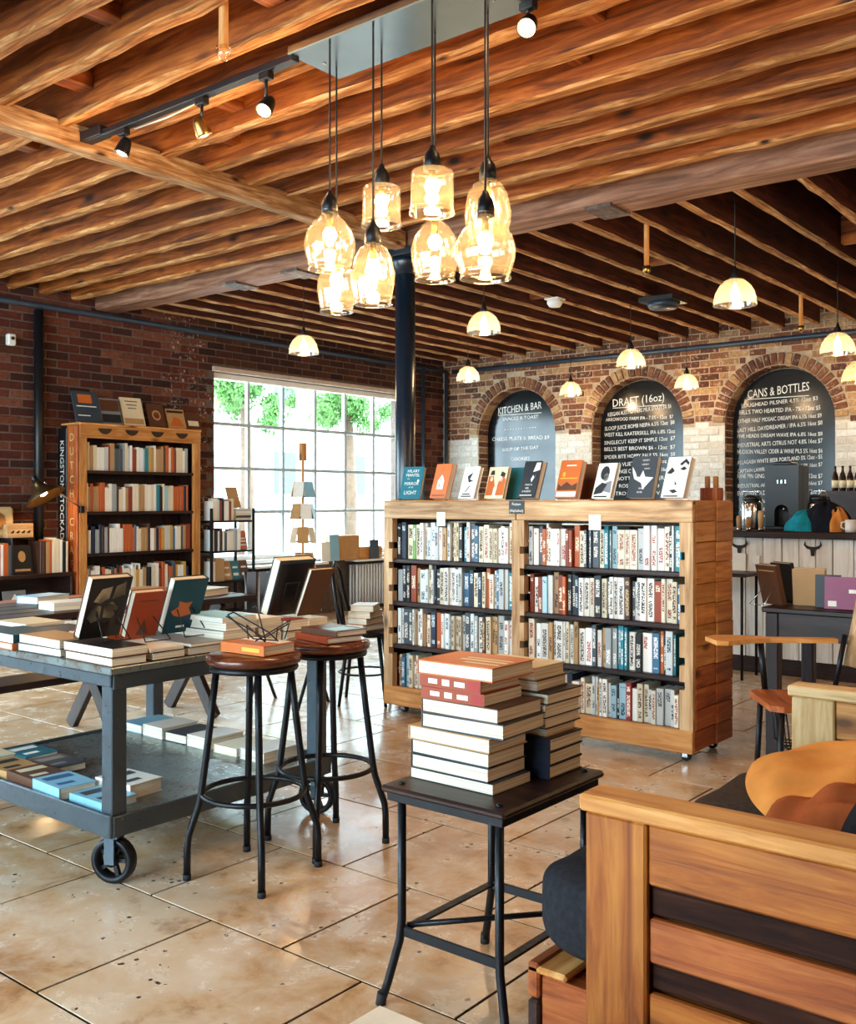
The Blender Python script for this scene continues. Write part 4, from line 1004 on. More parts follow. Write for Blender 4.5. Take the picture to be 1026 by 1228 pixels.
# ------------------------------------------------------------------ two tall round stools
def stool(loc, rz, label):
    t = thing('bar_stool', label, 'stool', loc, rz, 'round bar stools')
    MB().lathe([(0, .732), (.15, .732), (.163, .74), (.167, .752), (.163, .764), (.15, .77), (0, .772)], 36).build('seat', seat_wood, t)
    MB().lathe([(.0, .712), (.152, .712), (.156, .72), (.152, .732), (0, .732)], 36).build('seat_ring', black_metal, t)
    for k in range(4):
        a = math.pi / 2 * k; c, s = math.cos(a), math.sin(a)
        MB().tube([(c * r, s * r, z) for r, z in ((.128, .715), (.15, .52), (.178, .30), (.186, .255), (.205, .2), (.222, .15), (.226, .11), (.227, .012))], .0125, 10).build('leg', black_metal, t)
        MB().tube([(c * .227, s * .227, 0), (c * .227, s * .227, .02)], .0145, 10).build('foot', rubber, t)
    MB().tube([(.176 * math.cos(2 * math.pi * i / 40), .176 * math.sin(2 * math.pi * i / 40), .285) for i in range(40)], .0095, 8, closed=True).build('foot_ring', black_metal, t)
    return t
S1, S2 = (-2.665, 2.345, 0), (-2.695, 2.735, 0)
stool(S1, rad(55), 'nearer tall round stool with brown wooden seat beside the cart')
stool(S2, rad(35), 'farther tall round stool with brown wooden seat behind the first')
flat_book(S1[0] + .01, S1[1] + .01, .773, .15, .215, .034, 'orange', 'orange-spined book lying on the nearer round stool', rad(92), None, [('front', W_, [rect(.55, .05, .98, .95)]), ('spine', CM['yellow'], [rect(.1, .3, .5, .7)])])
# collapsed wire easels on that book
wz = thing('folded_easels', 'tangle of folded black wire easels on the nearer stool book', 'easel', (S1[0] + .01, S1[1] + .01, .809))
mb = MB()
for pts in ([(-.09, -.06, .09), (.0, -.02, .01), (.06, .03, .004), (.1, .0, .05)], [(-.07, -.05, .10), (.02, .03, .03), (.08, .02, .005)], [(-.10, -.06, .085), (-.02, .05, .004), (.08, .07, .06)], [(.02, -.03, .004), (.1, .06, .075), (.05, .08, .004)], [(-.05, .0, .004), (.0, -.05, .06), (.06, -.02, .004)], [(-.09, -.06, .09), (-.07, -.05, .10)], [(.04, .0, .004), (-.03, .02, .12), (-.06, .03, .11)]):
    mb.tube(pts, .0028, 6)
mb.build('wires', black_metal, wz)
flat_book(S2[0] + .02, S2[1] - .01, .773, .16, .22, .022, 'rust', 'lower book on the farther round stool', rad(78), 'books on the farther stool')
flat_book(S2[0] + .035, S2[1] + .005, .796, .15, .21, .022, 'brown', 'upper dark-covered book on the farther round stool', rad(84), 'books on the farther stool', [('front', CM['sky'], [rect(.1, .1, .8, .5)])])

# ------------------------------------------------------------------ low stool with the book piles
GX0, GX1, GY0, GY1, GZ = -1.71, -1.325, 1.93, 2.41, .57
gs = thing('square_stool', 'dark steel-legged stool with rectangular top under the two book piles', 'stool', ((GX0 + GX1) / 2, (GY0 + GY1) / 2, 0))
MB().box(GX0, GX1, GY0, GY1, GZ - .018, GZ, 0, None, .006).build('seat', MATS['dark_wood_x'], gs, world=True)
MB().box(GX0 + .012, GX1 - .012, GY0 + .012, GY1 - .012, GZ - .04, GZ - .018, 0, None, .002).build('seat_frame', black_metal, gs, world=True)
legs = {}
for i, (x, sx) in enumerate(((GX0 + .04, -1), (GX1 - .04, 1))):
    for j, (y, sy) in enumerate(((GY0 + .04, -1), (GY1 - .04, 1))):
        pts = [(x, y, GZ - .03), (x, y, .22), (x + sx * .004, y + sy * .004, .17), (x + sx * .03, y + sy * .02, .06), (x + sx * .045, y + sy * .03, .004)]
        MB().tube(pts, .0115, 10).build('leg', black_metal, gs, world=True)
        MB().tube([(x + sx * .046, y + sy * .031, 0), (x + sx * .042, y + sy * .028, .03)], .014, 10).build('foot', rubber, gs, world=True)
        for b in range(1): MB().lathe([(0, 0), (.009, 0), (.007, .005), (0, .007)], 10, 0, Matrix.Translation((x, y, GZ))).build('rivet', black_metal, gs, world=True)
for y in (GY0 + .04, GY1 - .04): MB().box(GX0 + .04, GX1 - .04, y - .004, y + .004, .18, .205, 0, None, .001).build('stretcher', black_metal, gs, world=True)
for x in (GX0 + .04, GX1 - .04): MB().box(x - .012, x + .012, GY0 + .04, GY1 - .04, .19, .197, 0, None, .001).build('stretcher', black_metal, gs, world=True)
MB().tube([(GX0 + .04, GY0 + .06, .2), (GX1 - .04, GY1 - .06, .2)], .008, 8).build('cross_brace', black_metal, gs, world=True)
GS = 'books piled on the square stool'
z = GZ + .001
ST1 = [(-1.69, -1.425, 2.03, 2.195, .026, 'slate', 0, 'bottom white-edged book of the front pile'), (-1.69, -1.44, 2.03, 2.2, .037, 'black', 0, 'second thick white-edged book of the front pile'),
       (-1.69, -1.435, 2.03, 2.19, .037, 'navy', 0, 'third white-edged book of the front pile'), (-1.695, -1.43, 2.025, 2.19, .036, 'tan', 0, 'fourth book, tan-covered, of the front pile'),
       (-1.655, -1.40, 2.03, 2.23, .038, 'slate', 0, 'fifth, larger white-edged book of the front pile'), (-1.655, -1.41, 2.03, 2.23, .037, 'brown', 0, 'sixth, larger white-edged book of the front pile'),
       (-1.655, -1.455, 2.03, 2.2, .030, 'rust', 90, 'lower of two rust-spined books in the front pile'), (-1.66, -1.46, 2.03, 2.2, .032, 'rust', 90, 'upper of two rust-spined books in the front pile'),
       (-1.665, -1.425, 2.025, 2.215, .036, 'orange', 0, 'top orange-covered book of the front pile')]
for (x0, x1, y0, y1, th, key, r0, lb) in ST1:
    w_, h = (x1 - x0, y1 - y0) if r0 == 0 else (y1 - y0, x1 - x0)
    pr = []
    if r0: pr = [('spine', W_, [rect(.25, .3, .42, .7), rect(.5, .25, .62, .75), rect(.7, .3, .85, .7)]), ('spine', CM['red'], [rect(.02, .1, .2, .9)])]
    if lb.startswith('top'): pr = [('front', CM['cream'], [rect(.35, .55, .95, .62), rect(.35, .38, .95, .48), rect(.5, .2, .95, .28)])]
    flat_book((x0 + x1) / 2, (y0 + y1) / 2, z, w_, h, th, key, lb + ' on the square stool', rad(r0) + R.uniform(-.035, .035), GS, pr, hard=th > .03); z += th + .0006
z = GZ + .001
ST2 = [(-1.62, -1.39, 2.235, 2.4, .035, 'navy', 90, 'bottom navy book of the rear pile'), (-1.62, -1.39, 2.235, 2.4, .035, 'navy', 90, 'second navy book of the rear pile'), (-1.62, -1.388, 2.235, 2.4, .035, 'navy', 90, 'third navy book of the rear pile'),
       (-1.63, -1.405, 2.25, 2.395, .022, 'tan', 0, 'slim tan book above the navy ones in the rear pile'), (-1.63, -1.40, 2.235, 2.41, .031, 'black', 0, 'fifth book of the rear pile'), (-1.63, -1.40, 2.235, 2.41, .031, 'white', 0, 'sixth book of the rear pile'), (-1.63, -1.395, 2.24, 2.41, .03, 'black', 0, 'seventh book, dark-covered, of the rear pile'),
       (-1.65, -1.43, 2.235, 2.39, .03, 'brown', 0, 'eighth book of the rear pile'), (-1.65, -1.435, 2.235, 2.385, .033, 'cream', 0, 'top cream-covered book of the rear pile')]
for (x0, x1, y0, y1, th, key, r0, lb) in ST2:
    w_, h = (x1 - x0, y1 - y0) if r0 == 0 else (y1 - y0, x1 - x0)
    pr = [('spine', CM['sky'], [('t', 'rand', .82, .38, .09)])] if key == 'navy' else []
    if key == 'navy': pr = [('spine', CM['sky'], [rect(.74, .4, .78, .62), rect(.79, .4, .83, .6), rect(.84, .4, .88, .6), rect(.89, .4, .93, .72)])]
    flat_book((x0 + x1) / 2, (y0 + y1) / 2, z, w_, h, th, key, lb + ' on the square stool', rad(r0) + R.uniform(-.03, .03), GS, pr, hard=True); z += th + .0006

# ------------------------------------------------------------------ pallet sofa
AX0, AX1, AY0, AY1, AZ = -1.035, -.1, 1.80, 3.36, .70
sf = thing('pallet_sofa', 'pallet wood sofa with dark cushions in the right foreground', 'sofa', ((AX0 + AX1) / 2, (AY0 + AY1) / 2, 0))
def sp_(name, m, *b, c=.005): return MB().box(*b, 0, None, c).build(name, m, sf, world=True)
AXN = AX0
for (ya, yb, face) in ((AY0, AY0 + .085, 0), (AY1 - .085, AY1, 1)):
    AX0 = AXN if face == 0 else AXN - .085
    pm = 'honey_' if face == 0 else 'blond_'
    sp_('arm_cap', MATS['pine_x' if face == 0 else 'blond_x'], AX0 - .012, AX1, ya - .006, yb + .004, AZ - .035, AZ)
    sp_('arm_post', MATS[pm + 'z'], AX0, AX0 + .135, ya + .0, ya + .022, .03, AZ - .036)
    sp_('arm_post', MATS[pm + 'z'], AX1 - .12, AX1, ya + .0, ya + .022, .03, AZ - .036)
    zz = AZ - .036
    for k, (hh, m, rec) in enumerate(((.125, 'honey_x', .008), (.062, 'stain_x', .022), (.092, 'red_pine_x', .012), (.055, 'stain_x', .024), (.10, 'honey_x', .01), (.05, 'stain_x', .022), (.1, 'red_pine_x', .01))):
        sp_('arm_slat', MATS[m if face == 0 else m.replace('red_pine', 'pale_pine').replace('honey', 'pine')], AX0 + .136, AX1 - .121, ya + rec, ya + rec + .02, max(.03, zz - hh + .003), zz - .001); zz -= hh
    sp_('arm_inner', MATS[pm + 'x'], AX0 + .0, AX1 - .0, yb - .022, yb, .05, AZ - .037)
    sp_('arm_end', MATS[pm + 'z'], AX0 + .0, AX0 + .02, ya + .023, yb - .023, .05, AZ - .037)
AX0 = AXN
for k in range(6):
    z0 = .02 + (k % 3) * .085
    if k < 3: sp_('base_plank', MATS['red_pine_y' if k != 1 else 'dark_wood_y'], AX0 - .2, AX0 - .17, AY0 + .09, AY1 - .09, z0, z0 + .078)
for k in range(3):
    y0 = AY0 + .1 + k * .62; sp_('base_bearer', MATS['red_pine_x'], AX0 - .17, AX1 - .02, y0, y0 + .08, .02, .24)
for k in range(7):
    x0 = AX0 - .2 + k * .15; sp_('seat_board', MATS['pine_y'], x0, x0 + .1, AY0 + .09, AY1 - .09, .245, .262)
for k in range(4):
    sp_('back_slat', MATS['pine_y'], AX1 - .03, AX1, AY0 + .09, AY1 - .09, .3 + k * .14, .3 + k * .14 + .11)
def soft_box(x0, x1, y0, y1, z0, z1, e=4.0, n=26, puff=.02, seed=0, wr=.006, M=None):
    """upholstered cushion: superellipsoid with slight wrinkles"""
    q = random.Random(seed); ph = [q.uniform(0, 6) for _ in range(6)]
    cx, cy, cz = (x0 + x1) / 2, (y0 + y1) / 2, (z0 + z1) / 2; a, b, c = (x1 - x0) / 2, (y1 - y0) / 2, (z1 - z0) / 2
    mb = MB(); vs = []; sg = lambda v, p: math.copysign(abs(v) ** p, v)
    for i in range(n + 1):
        th = -math.pi / 2 + math.pi * i / n
        for j in range(2 * n):
            f = 2 * math.pi * j / (2 * n)
            x, y, z = a * sg(math.cos(th), 2 / e) * sg(math.cos(f), 2 / e), b * sg(math.cos(th), 2 / e) * sg(math.sin(f), 2 / e), c * sg(math.sin(th), 2 / e)
            w1 = wr * (math.sin(x * 23 + ph[0] + 3 * math.sin(y * 9 + ph[1])) + math.sin(y * 31 + ph[2] + 2 * math.sin(x * 14)) * .6)
            z += w1 + puff * (1 - (x / a) ** 2) * (1 - (y / b) ** 2) * (1 if z > 0 else 0)
            vs.append((cx + x, cy + y, cz + z))
    fs = [[i * 2 * n + j, i * 2 * n + (j + 1) % (2 * n), (i + 1) * 2 * n + (j + 1) % (2 * n), (i + 1) * 2 * n + j] for i in range(n) for j in range(2 * n)]
    mb.add(vs, fs, 0, M, True); return mb
tag(soft_box(AX0 - .245, AX1 - .04, AY0 + .09, AY0 + .775, .264, .475, 5, 30, .02, 1, .004).build('seat_cushion', fabric_d, top=True), 'near charcoal seat cushion bulging out past the sofa arm', 'cushion', 'sofa seat cushions')
tag(soft_box(AX0 - .2, AX1 - .04, AY0 + .785, AY1 - .09, .264, .455, 6, 30, .02, 2, .004).build('seat_cushion', fabric_g, top=True), 'far grey-brown seat cushion at the back of the sofa', 'cushion', 'sofa seat cushions')
def throw_pillow(name, c, w_, h, t, rot, m, label, seed, wr=.008, trim=None):
    q = random.Random(seed); n = 26; vs = []; ph = [q.uniform(0, 6) for _ in range(6)]; fs = []
    for sgn in (1, -1):
        for i in range(n + 1):
            for j in range(n + 1):
                u, v = -1 + 2 * i / n, -1 + 2 * j / n
                k = ((1 - u ** 4) * (1 - v ** 4)) ** .55
                pin = 1 - .10 * (u * u * (1 - abs(v)) + v * v * (1 - abs(u)))
                x, y = u * w_ / 2 * math.sqrt(1 - .36 * v ** 2), v * h / 2 * math.sqrt(1 - .36 * u ** 2)
                z = sgn * (t / 2 * k + wr * k * (math.sin(u * 7 + ph[0] + 2 * math.sin(v * 4 + ph[1])) + .7 * math.sin(v * 11 + ph[2] + 3 * u)))
                vs.append((x, y, z))
    N1 = (n + 1) ** 2
    for s in (0, 1):
        for i in range(n):
            for j in range(n):
                f = [s * N1 + i * (n + 1) + j, s * N1 + (i + 1) * (n + 1) + j, s * N1 + (i + 1) * (n + 1) + j + 1, s * N1 + i * (n + 1) + j + 1]
                fs.append(f if s == 0 else f[::-1])
    mb = MB().add(vs, fs, 0, Euler(rot).to_matrix().to_4x4(), True)
    o = mb.build(name, m, recalc=False); o.location = c; return tag(o, label, 'pillow', 'pillows on the sofa')
throw_pillow('throw_pillow', (-.76, 2.74, .55), .56, .5, .12, (rad(9), rad(-8), rad(38)), fabric_o, 'large pale orange pillow lying on the sofa', 3)
throw_pillow('throw_pillow', (-.66, 2.36, .55), .44, .38, .11, (rad(10), rad(-16), rad(20)), fabric_r, 'rumpled rust patterned pillow in front of the orange one', 4, .018)
throw_pillow('throw_pillow', (-.40, 2.25, .6), .48, .44, .2, (rad(40), rad(-30), rad(55)), fabric_d, 'big charcoal pillow at the right edge of the sofa', 5, .01)
throw_pillow('throw_pillow', (-.36, 2.85, .62), .46, .42, .17, (rad(50), rad(-25), rad(60)), fabric_d, 'second charcoal pillow behind the rumpled one', 6, .01)

# cream table corner at the lower edge
p = P(455, 1203, .42)
lt = thing('low_table', 'cream painted table corner at the bottom edge', 'table', (p.x + .3, p.y - .3, 0))
MB().box(-.3, .3, -.3, .3, .395, .42, 0, None, .006).build('table_top', plain('cream_top', C('efe6d4'), .4), lt)
for sx in (-1, 1):
    for sy in (-1, 1): MB().box(sx * .25 - .02, sx * .25 + .02, sy * .25 - .02, sy * .25 + .02, 0, .395, 0, None, .003).build('leg', MATS['pale_pine_z'], lt)

# ------------------------------------------------------------------ trestle table behind the cart
tt = thing('trestle_table', 'long dark plank table on crossed legs behind the cart', 'table', (-4.98, 3.3, 0))
for k in range(5): MB().box(-.42 + k * .168, -.42 + k * .168 + .16, -1.3, .75, .70, .735, 0, None, .005).build('top_plank', MATS['dark_wood_y' if k else 'red_pine_y'], tt)
for y in (-.95, -.1, .58):
    for s in (-1, 1):
        M = Matrix.Translation((0, y + s * .02, .35)) @ Matrix.Rotation(s * rad(36), 4, 'Y')
        MB().box(-.04, .04, -.018, .018, -.425, .425, 0, M, .003).build('crossed_leg', MATS['dark_wood_z'], tt)
MB().box(-.03, .03, -1.1, .7, .32, .38, 0, None, .003).build('stretcher', MATS['dark_wood_y'], tt)
MB().box(.28, .52, -1.25, .7, .40, .435, 0, None, .004).build('bench_plank', MATS['dark_wood_y'], tt)
for y in (-.95, -.1, .58): MB().box(-.42, .5, y - .06, y - .025, .36, .40, 0, None, .003).build('bench_bearer', MATS['dark_wood_x'], tt)
for k, (x, y, key) in enumerate(((-4.75, 2.9, 'white'), (-4.72, 3.3, 'cream'), (-5.1, 3.6, 'tan'), (-4.8, 3.85, 'white'), (-5.15, 3.0, 'sky'))):
    flat_book(x, y, .736, .16, .23, .04, key, ['white book near the left end of trestle table', 'cream book in the middle of trestle table', 'tan book on the far side of trestle table', 'white book at the right end of trestle table', 'pale blue book at the far left of trestle table'][k], R.uniform(-.3, .3), 'books on the trestle table')

# ------------------------------------------------------------------ chairs by the end of the bookcase
fc = thing('folding_chair', 'dark slatted folding chair between cart and bookcase', 'chair', (-4.66, 4.37, 0), rad(20))
for s in (-1, 1):
    MB().tube([(s * .19, .22, .0), (s * .19, -.08, .45), (s * .18, -.2, .86)], .011, 8).build('frame_tube', black_metal, fc)
    MB().tube([(s * .17, -.2, .0), (s * .17, .12, .45)], .011, 8).build('leg', black_metal, fc)
for k in range(4): MB().box(-.17 + k * .09, -.10 + k * .09, -.205, -.19, .5, .86, 0, Matrix.Rotation(0, 4, 'X'), .003).build('back_slat', MATS['dark_wood_z'], fc)
for k in range(5): MB().box(-.19, .19, -.15 + k * .07, -.09 + k * .07, .44, .455, 0, None, .003).build('seat_slat', MATS['dark_wood_x'], fc)
hc = thing('bentwood_chair', 'black round-hooped chair against the left end of the bookcase', 'chair', (-4.36, 4.78, 0), rad(-55))
MB().lathe([(0, .44), (.2, .44), (.21, .455), (.2, .47), (0, .47)], 32).build('seat', black_metal, hc)
MB().tube([(-.18, -.1, .46), (-.19, -.16, .65), (-.14, -.19, .84), (0, -.2, .9), (.14, -.19, .84), (.19, -.16, .65), (.18, -.1, .46)], .012, 8).build('hoop_back', black_metal, hc)
MB().tube([(-.11, -.15, .46), (-.1, -.18, .68), (0, -.19, .76), (.1, -.18, .68), (.11, -.15, .46)], .009, 8).build('inner_hoop', black_metal, hc)
for k in range(4):
    a = math.pi / 2 * k + .78; MB().tube([(.14 * math.cos(a), .14 * math.sin(a), .44), (.21 * math.cos(a), .21 * math.sin(a), 0)], [.014, .01], 8).build('leg', black_metal, hc)
MB().tube([(.17 * math.cos(2 * math.pi * i / 28), .17 * math.sin(2 * math.pi * i / 28), .2) for i in range(28)], .007, 6, closed=True).build('leg_ring', black_metal, hc)
pz = .471
for k, key in enumerate(('tan', 'orange', 'cream', 'tan')): flat_book(-4.36, 4.78, pz, .15, .21, .04, key, ['bottom', 'second', 'third', 'top'][k] + ' book of the pile on the round-hooped chair', rad(10 * k), 'pile on the hooped chair'); pz += .0406

# ------------------------------------------------------------------ by the window: radiators, sill things, card rack
for k, (y0, y1) in enumerate(((7.0, 8.05), (8.6, 9.7))):
    r = thing('radiator', 'white column radiator under the window, ' + ('left one' if k == 0 else 'right one'), 'radiator', (XL + .13, (y0 + y1) / 2, 0), 0, 'radiators')
    n = int((y1 - y0) / .05)
    for i in range(n):
        yy = y0 - (y0 + y1) / 2 + .05 * i + .02
        MB().tube([(-.05, yy, .06), (-.05, yy, .54), (.05, yy, .54), (.05, yy, .06)], .016, 6).build('fin', radiator_m, r)
    MB().box(-.1, .13, -(y1 - y0) / 2 - .03, (y1 - y0) / 2 + .03, .585, .61, 0, None, .004).build('cover_shelf', white_paint, r)
for k, (px_, y_, hh, m, lb) in enumerate(((410, 660, .28, cardboard, 'brown cardboard box on the radiator shelf by the window'), (438, 660, .14, MATS['pine_y'], 'low wooden crate on the radiator shelf by the window'))):
    y = PX(px_, XL + .12); bx = thing('box', lb, 'box', (XL + .13, y, .611))
    MB().box(-.08, .08, -.2, .2, 0, hh, 0, None, .004).build('body', m, bx); MB().box(-.07, .07, -.19, .19, hh, hh + .004).build('lid', paper if k else m, bx)
for k, px_ in enumerate((388, 398, 446)):
    y = PX(px_, XL + .2); stand_book((XL + .235, y, .612), rad(0), rad(3), .15, .22 if k != 1 else .3, .012, ['white', 'sky', 'slate'][k], ['white book leaning by the window box', 'pale blue book leaning by the window box', 'slate book leaning at the right end of the window shelf'][k])
p = Vector((-7.35, PX(363, -7.35), 0)); cr = thing('card_rack', 'wooden postcard rack with tiers of cards before the window', 'rack', p)
MB().tube([(0, 0, 0), (0, 0, 1.72)], .012, 8).build('pole', MATS['pine_z'], cr); MB().box(-.03, .03, -.03, .03, 1.70, 1.88, 0, None, .008).build('finial', MATS['pine_z'], cr)
MB().lathe([(0, 0), (.22, 0), (.22, .02), (.02, .035), (0, .035)], 24).build('base', MATS['pine_x'], cr)
for tier, z in enumerate((.62, .88, 1.12, 1.34)):
    MB().tube([(.11 * math.cos(2 * math.pi * i / 20), .11 * math.sin(2 * math.pi * i / 20), z) for i in range(20)], .004, 6, closed=True).build('tier_ring', black_metal, cr)
    for k in range(6):
        a = k * math.pi / 3 + tier * .3; M = Matrix.Translation((.12 * math.cos(a), .12 * math.sin(a), z)) @ Matrix.Rotation(a, 4, 'Z') @ Matrix.Rotation(rad(-12), 4, 'Y')
        MB().box(-.002, .002, -.055, .055, -.01, .15, 0, M).build('card', [cardboard, paper, CM['sky'], CM['brown'], paper, CM['tan']][(k + tier) % 6], cr)
# ------------------------------------------------------------------ chalkboards in the niches
def board(c, label, head, lines, seed, faint=False):
    q = random.Random(seed); y = YB + NB - .03
    t = thing('chalkboard', label, 'chalkboard', (c, y, ZN + .01))
    r = AR - .02; pts = [(-r, 0)] + [(x, z) for x, z in arc(0, ZS - ZN - .01, r, math.pi, 0, 32)] + [(r, 0)]
    M = Matrix(((1, 0, 0, 0), (0, 0, 1, 0), (0, 1, 0, 0), (0, 0, 0, 1)))
    MB().prism(pts, 0, .02, 0, M).build('slate', chalkboard, t)
    mb = MB(); top = ZS - ZN + AR
    vs, fs = text_geo(head, .125); wd = max(v[0] for v in vs) - min(v[0] for v in vs); k = min(1, .66 / wd)
    mb.add([(v[0] * k - .07, -.001, top - .30 + v[1] * 1.05 + v[0] * .05) for v in vs], fs)
    mb.box(-wd * k / 2 - .07, wd * k / 2 - .07, -.0014, -.0008, top - .335, top - .328)
    tag(mb.build('heading', chalk, t, recalc=False), kind='stuff')
    z = top - .40; step = .088 if not faint else .13
    for ln in lines:
        if z < .06: break
        hw = r * .96 if z < ZS - ZN else math.sqrt(max(.01, r * r - (z + .04 - (ZS - ZN)) ** 2)) * .95
        lm = MB(); vs, fs = text_geo(ln, .062 * q.uniform(.92, 1.08)); wd = max(v[0] for v in vs) - min(v[0] for v in vs); k = min(1.15, 2 * (hw - .07) * .97 / wd); tl = q.uniform(-.01, .05)
        lm.add([(v[0] * k - .06, -.001, z + v[1] + v[0] * tl) for v in vs], fs); tag(lm.build('chalk_line', chalk, t, recalc=False), kind='stuff'); z -= step
    return t
board(ARX[0], 'black arched chalkboard headed Cans & Bottles, rightmost niche', 'CANS & BOTTLES',
      ['LOUGHEAD PILSNER 4.5% 12oz $3', "BELL'S TWO HEARTED IPA - 7% - 12oz $5", 'OTHER HALF MOSAIC DREAM IPA 6.5% 16oz $9', 'LAST HILL DAYDREAMER / IPA 6.5% 16oz $8', 'FIVE HEADS DREAM WAVE IPA 6.8% 16oz $8', 'INDUSTRIAL ARTS CITRUS NOT 4.8% 16oz $7', 'HUDSON VALLEY CIDER & WINE PILS 5% 16oz $6', 'ALLAGASH WHITE BEER PORTLAND 5% 12oz - $5', 'CAPTAIN LAWRENCE BLOOD SOUR 5.5% 16oz $7', 'NINE PIN GINGER / PEACH CIDER 6.7% 12oz $7', 'INDUSTRIAL ARTS WAVE TILE PILS 5% 16oz $7', 'EVIL TWIN OLD JAMAICAN LAGER 5% 12oz $6', 'Allons Pear Cider            $6', 'LUCKY SOUR LIME             $8', 'DOC BREWERS ALE - 5% 12oz $5', 'CITIZEN LAGER - 5% 12oz $5'], 1)
board(ARX[1], 'black arched chalkboard headed Draft, middle niche', 'DRAFT (16oz)',
      ['KEEGAN ALES MOTHERS MILK STOUT 5% $6', 'ARROWOOD FARM IPA - 7.5% - 12oz  $7', 'SLOOP JUICE BOMB NEIPA 6.5% 12oz  $8', 'WEST KILL KAATERSKILL IPA 6.8% 12oz', 'SINGLECUT KEEP IT SIMPLE 12oz  $7', "BELL'S BEST BROWN $6 - 12oz  $7", 'SPIDER BITE HOPPY PALE 5% 16oz  $8', 'THREES VLIET PILS 5.1% 16oz  $7', 'FAT ORANGE CAT - LAGER 4.8% 16oz  $6', 'TALBOTT WINE CIDER $8', 'ROSE ON TAP  $9', 'NITRO COLD BREW  $5'], 2)
board(ARX[2], 'arched chalkboard washed pale by window glare, leftmost niche', 'KITCHEN & BAR', ['SNACKS & TOAST', '- - - - - - - - - - - -', 'CHEESE PLATE & BREAD $9', 'SOUP OF THE DAY', 'COOKIES'], 3, True)

# ------------------------------------------------------------------ bar
RX0, RX1, RY = -4.2, 1.2, 7.45
br = thing('bar_counter', 'bar of upright white planks with a dark wooden top', 'bar', ((RX0 + RX1) / 2, RY + .3, 0))
MB().box(RX0, RX1, RY - .06, RY + .62, 1.02, 1.07, 0, None, .006).build('bar_top', MATS['dark_wood_x'], br, world=True)
x = RX0; q = random.Random(4)
while x < RX1 - .02:
    w_ = min(q.uniform(.09, .15), RX1 - x)
    MB().box(x + .003, x + w_ - .003, RY + q.uniform(-.004, .004), RY + .02, .12, 1.02, 0, None, .003).build('front_plank', wood('white_plank%d' % (int(x * 100) % 4), C('c9c2b6'), C('eceae4'), C('f8f7f4'), 'z', .6, .08, 1.0, .3, .3, False) if ('white_plank%d' % (int(x * 100) % 4)) not in MATS else MATS['white_plank%d' % (int(x * 100) % 4)], br, world=True); x += w_
MB().box(RX0, RX1, RY + .021, RY + .05, .02, 1.02).build('backing', black_p, br, world=True)
MB().box(RX0, RX1, RY + .0, RY + .02, 0, .118, 0, None, .003).build('kick_board', MATS['dark_wood_x'], br, world=True)
MB().box(RX0, RX1, RY + .5, RY + .56, .0, 1.02).build('inner_panel', MATS['dark_wood_x'], br, world=True)
# emblem: small bull skull stencils on planks
def skull(px_, py_, lb):
    X = PY(px_, RY - .01); z = ZH(py_, X, RY)
    pts = [(-.055, .05), (-.05, .02), (-.02, .008), (.02, .008), (.05, .02), (.055, .05), (.065, .02), (.045, -.005), (.018, -.015), (.012, -.06), (-.012, -.06), (-.018, -.015), (-.045, -.005), (-.065, .02)]
    M = Matrix.Translation((X, RY - .006, z)) @ Matrix(((1, 0, 0, 0), (0, 0, 1, 0), (0, 1, 0, 0), (0, 0, 0, 1)))
    MB().prism(pts, -.002, .0, 0, M).build('skull_stencil', ink, br, world=True)
skull(886, 655, ''); skull(974, 657, '')
X = PY(886, RY - .01); sign('bar_notice', (X, RY - .007, ZH(675, X, RY)), .1, .15, paper, 'white paper notice pinned to the bar planks', [], ink, cat='notice')
X = PY(906, RY - .01); sign('bar_card', (X, RY - .007, ZH(671, X, RY)), .055, .06, paper, 'small white card pinned beside the paper notice on bar', [], ink, cat='card')
def onbar(px_, Y): return Vector((PY(px_, Y), Y, 1.071))
cd = thing('coffee_dispenser', 'tall black coffee dispenser tower on the bar', 'coffee dispenser', onbar(942, RY + .38))
MB().box(-.13, .13, -.1, .14, .0, .03, 0, None, .006).build('drip_base', black_p, cd)
MB().prism([(-.13, .03), (-.055, .03)] + [(x, z) for x, z in arc(0, .14, .055, math.pi, 0, 12)] + [(.055, .03), (.13, .03), (.13, .5), (-.13, .5)], -.1, .0, 0, Matrix(((1, 0, 0, 0), (0, 0, 1, 0), (0, 1, 0, 0), (0, 0, 0, 1)))).build('front_shell', black_p, cd)
MB().box(-.13, .13, .0, .14, .03, .5, 0, None, .006).build('tank', black_p, cd)
MB().box(-.07, .07, -.08, .08, .5, .525, 0, None, .008).build('lid', black_p, cd); MB().tube([(0, -.03, .19), (0, -.05, .15)], .012, 8).build('spout', chrome, cd)
mb = MB()
for s in (-.03, .0, .03): mb.box(s - .004, s + .004, -.102, -.1, .36, .385)
mb.build('buttons', chrome, cd)
for k, px_ in enumerate((901, 981)):
    u = thing('coffee_airpot', 'steel coffee airpot with black lid on the bar, ' + ('left of the black dispenser' if k == 0 else 'right of the black dispenser'), 'airpot', onbar(px_, RY + .36), 0, 'airpots')
    MB().lathe([(0, 0), (.075, 0), (.08, .01), (.08, .2), (.065, .225), (0, .225)], 28).build('body', chrome, u)
    MB().lathe([(0, .225), (.066, .225), (.068, .25), (.05, .27), (0, .272)], 24).build('lid', black_p, u)
    MB().tube([(.05, -.03, .25), (.09, -.06, .25), (.1, -.065, .22)], .01, 8).build('spout', black_p, u); MB().tube([(-.06, 0, .25), (-.07, 0, .30), (.05, 0, .30), (.06, 0, .25)], .006, 6).build('handle', chrome, u)
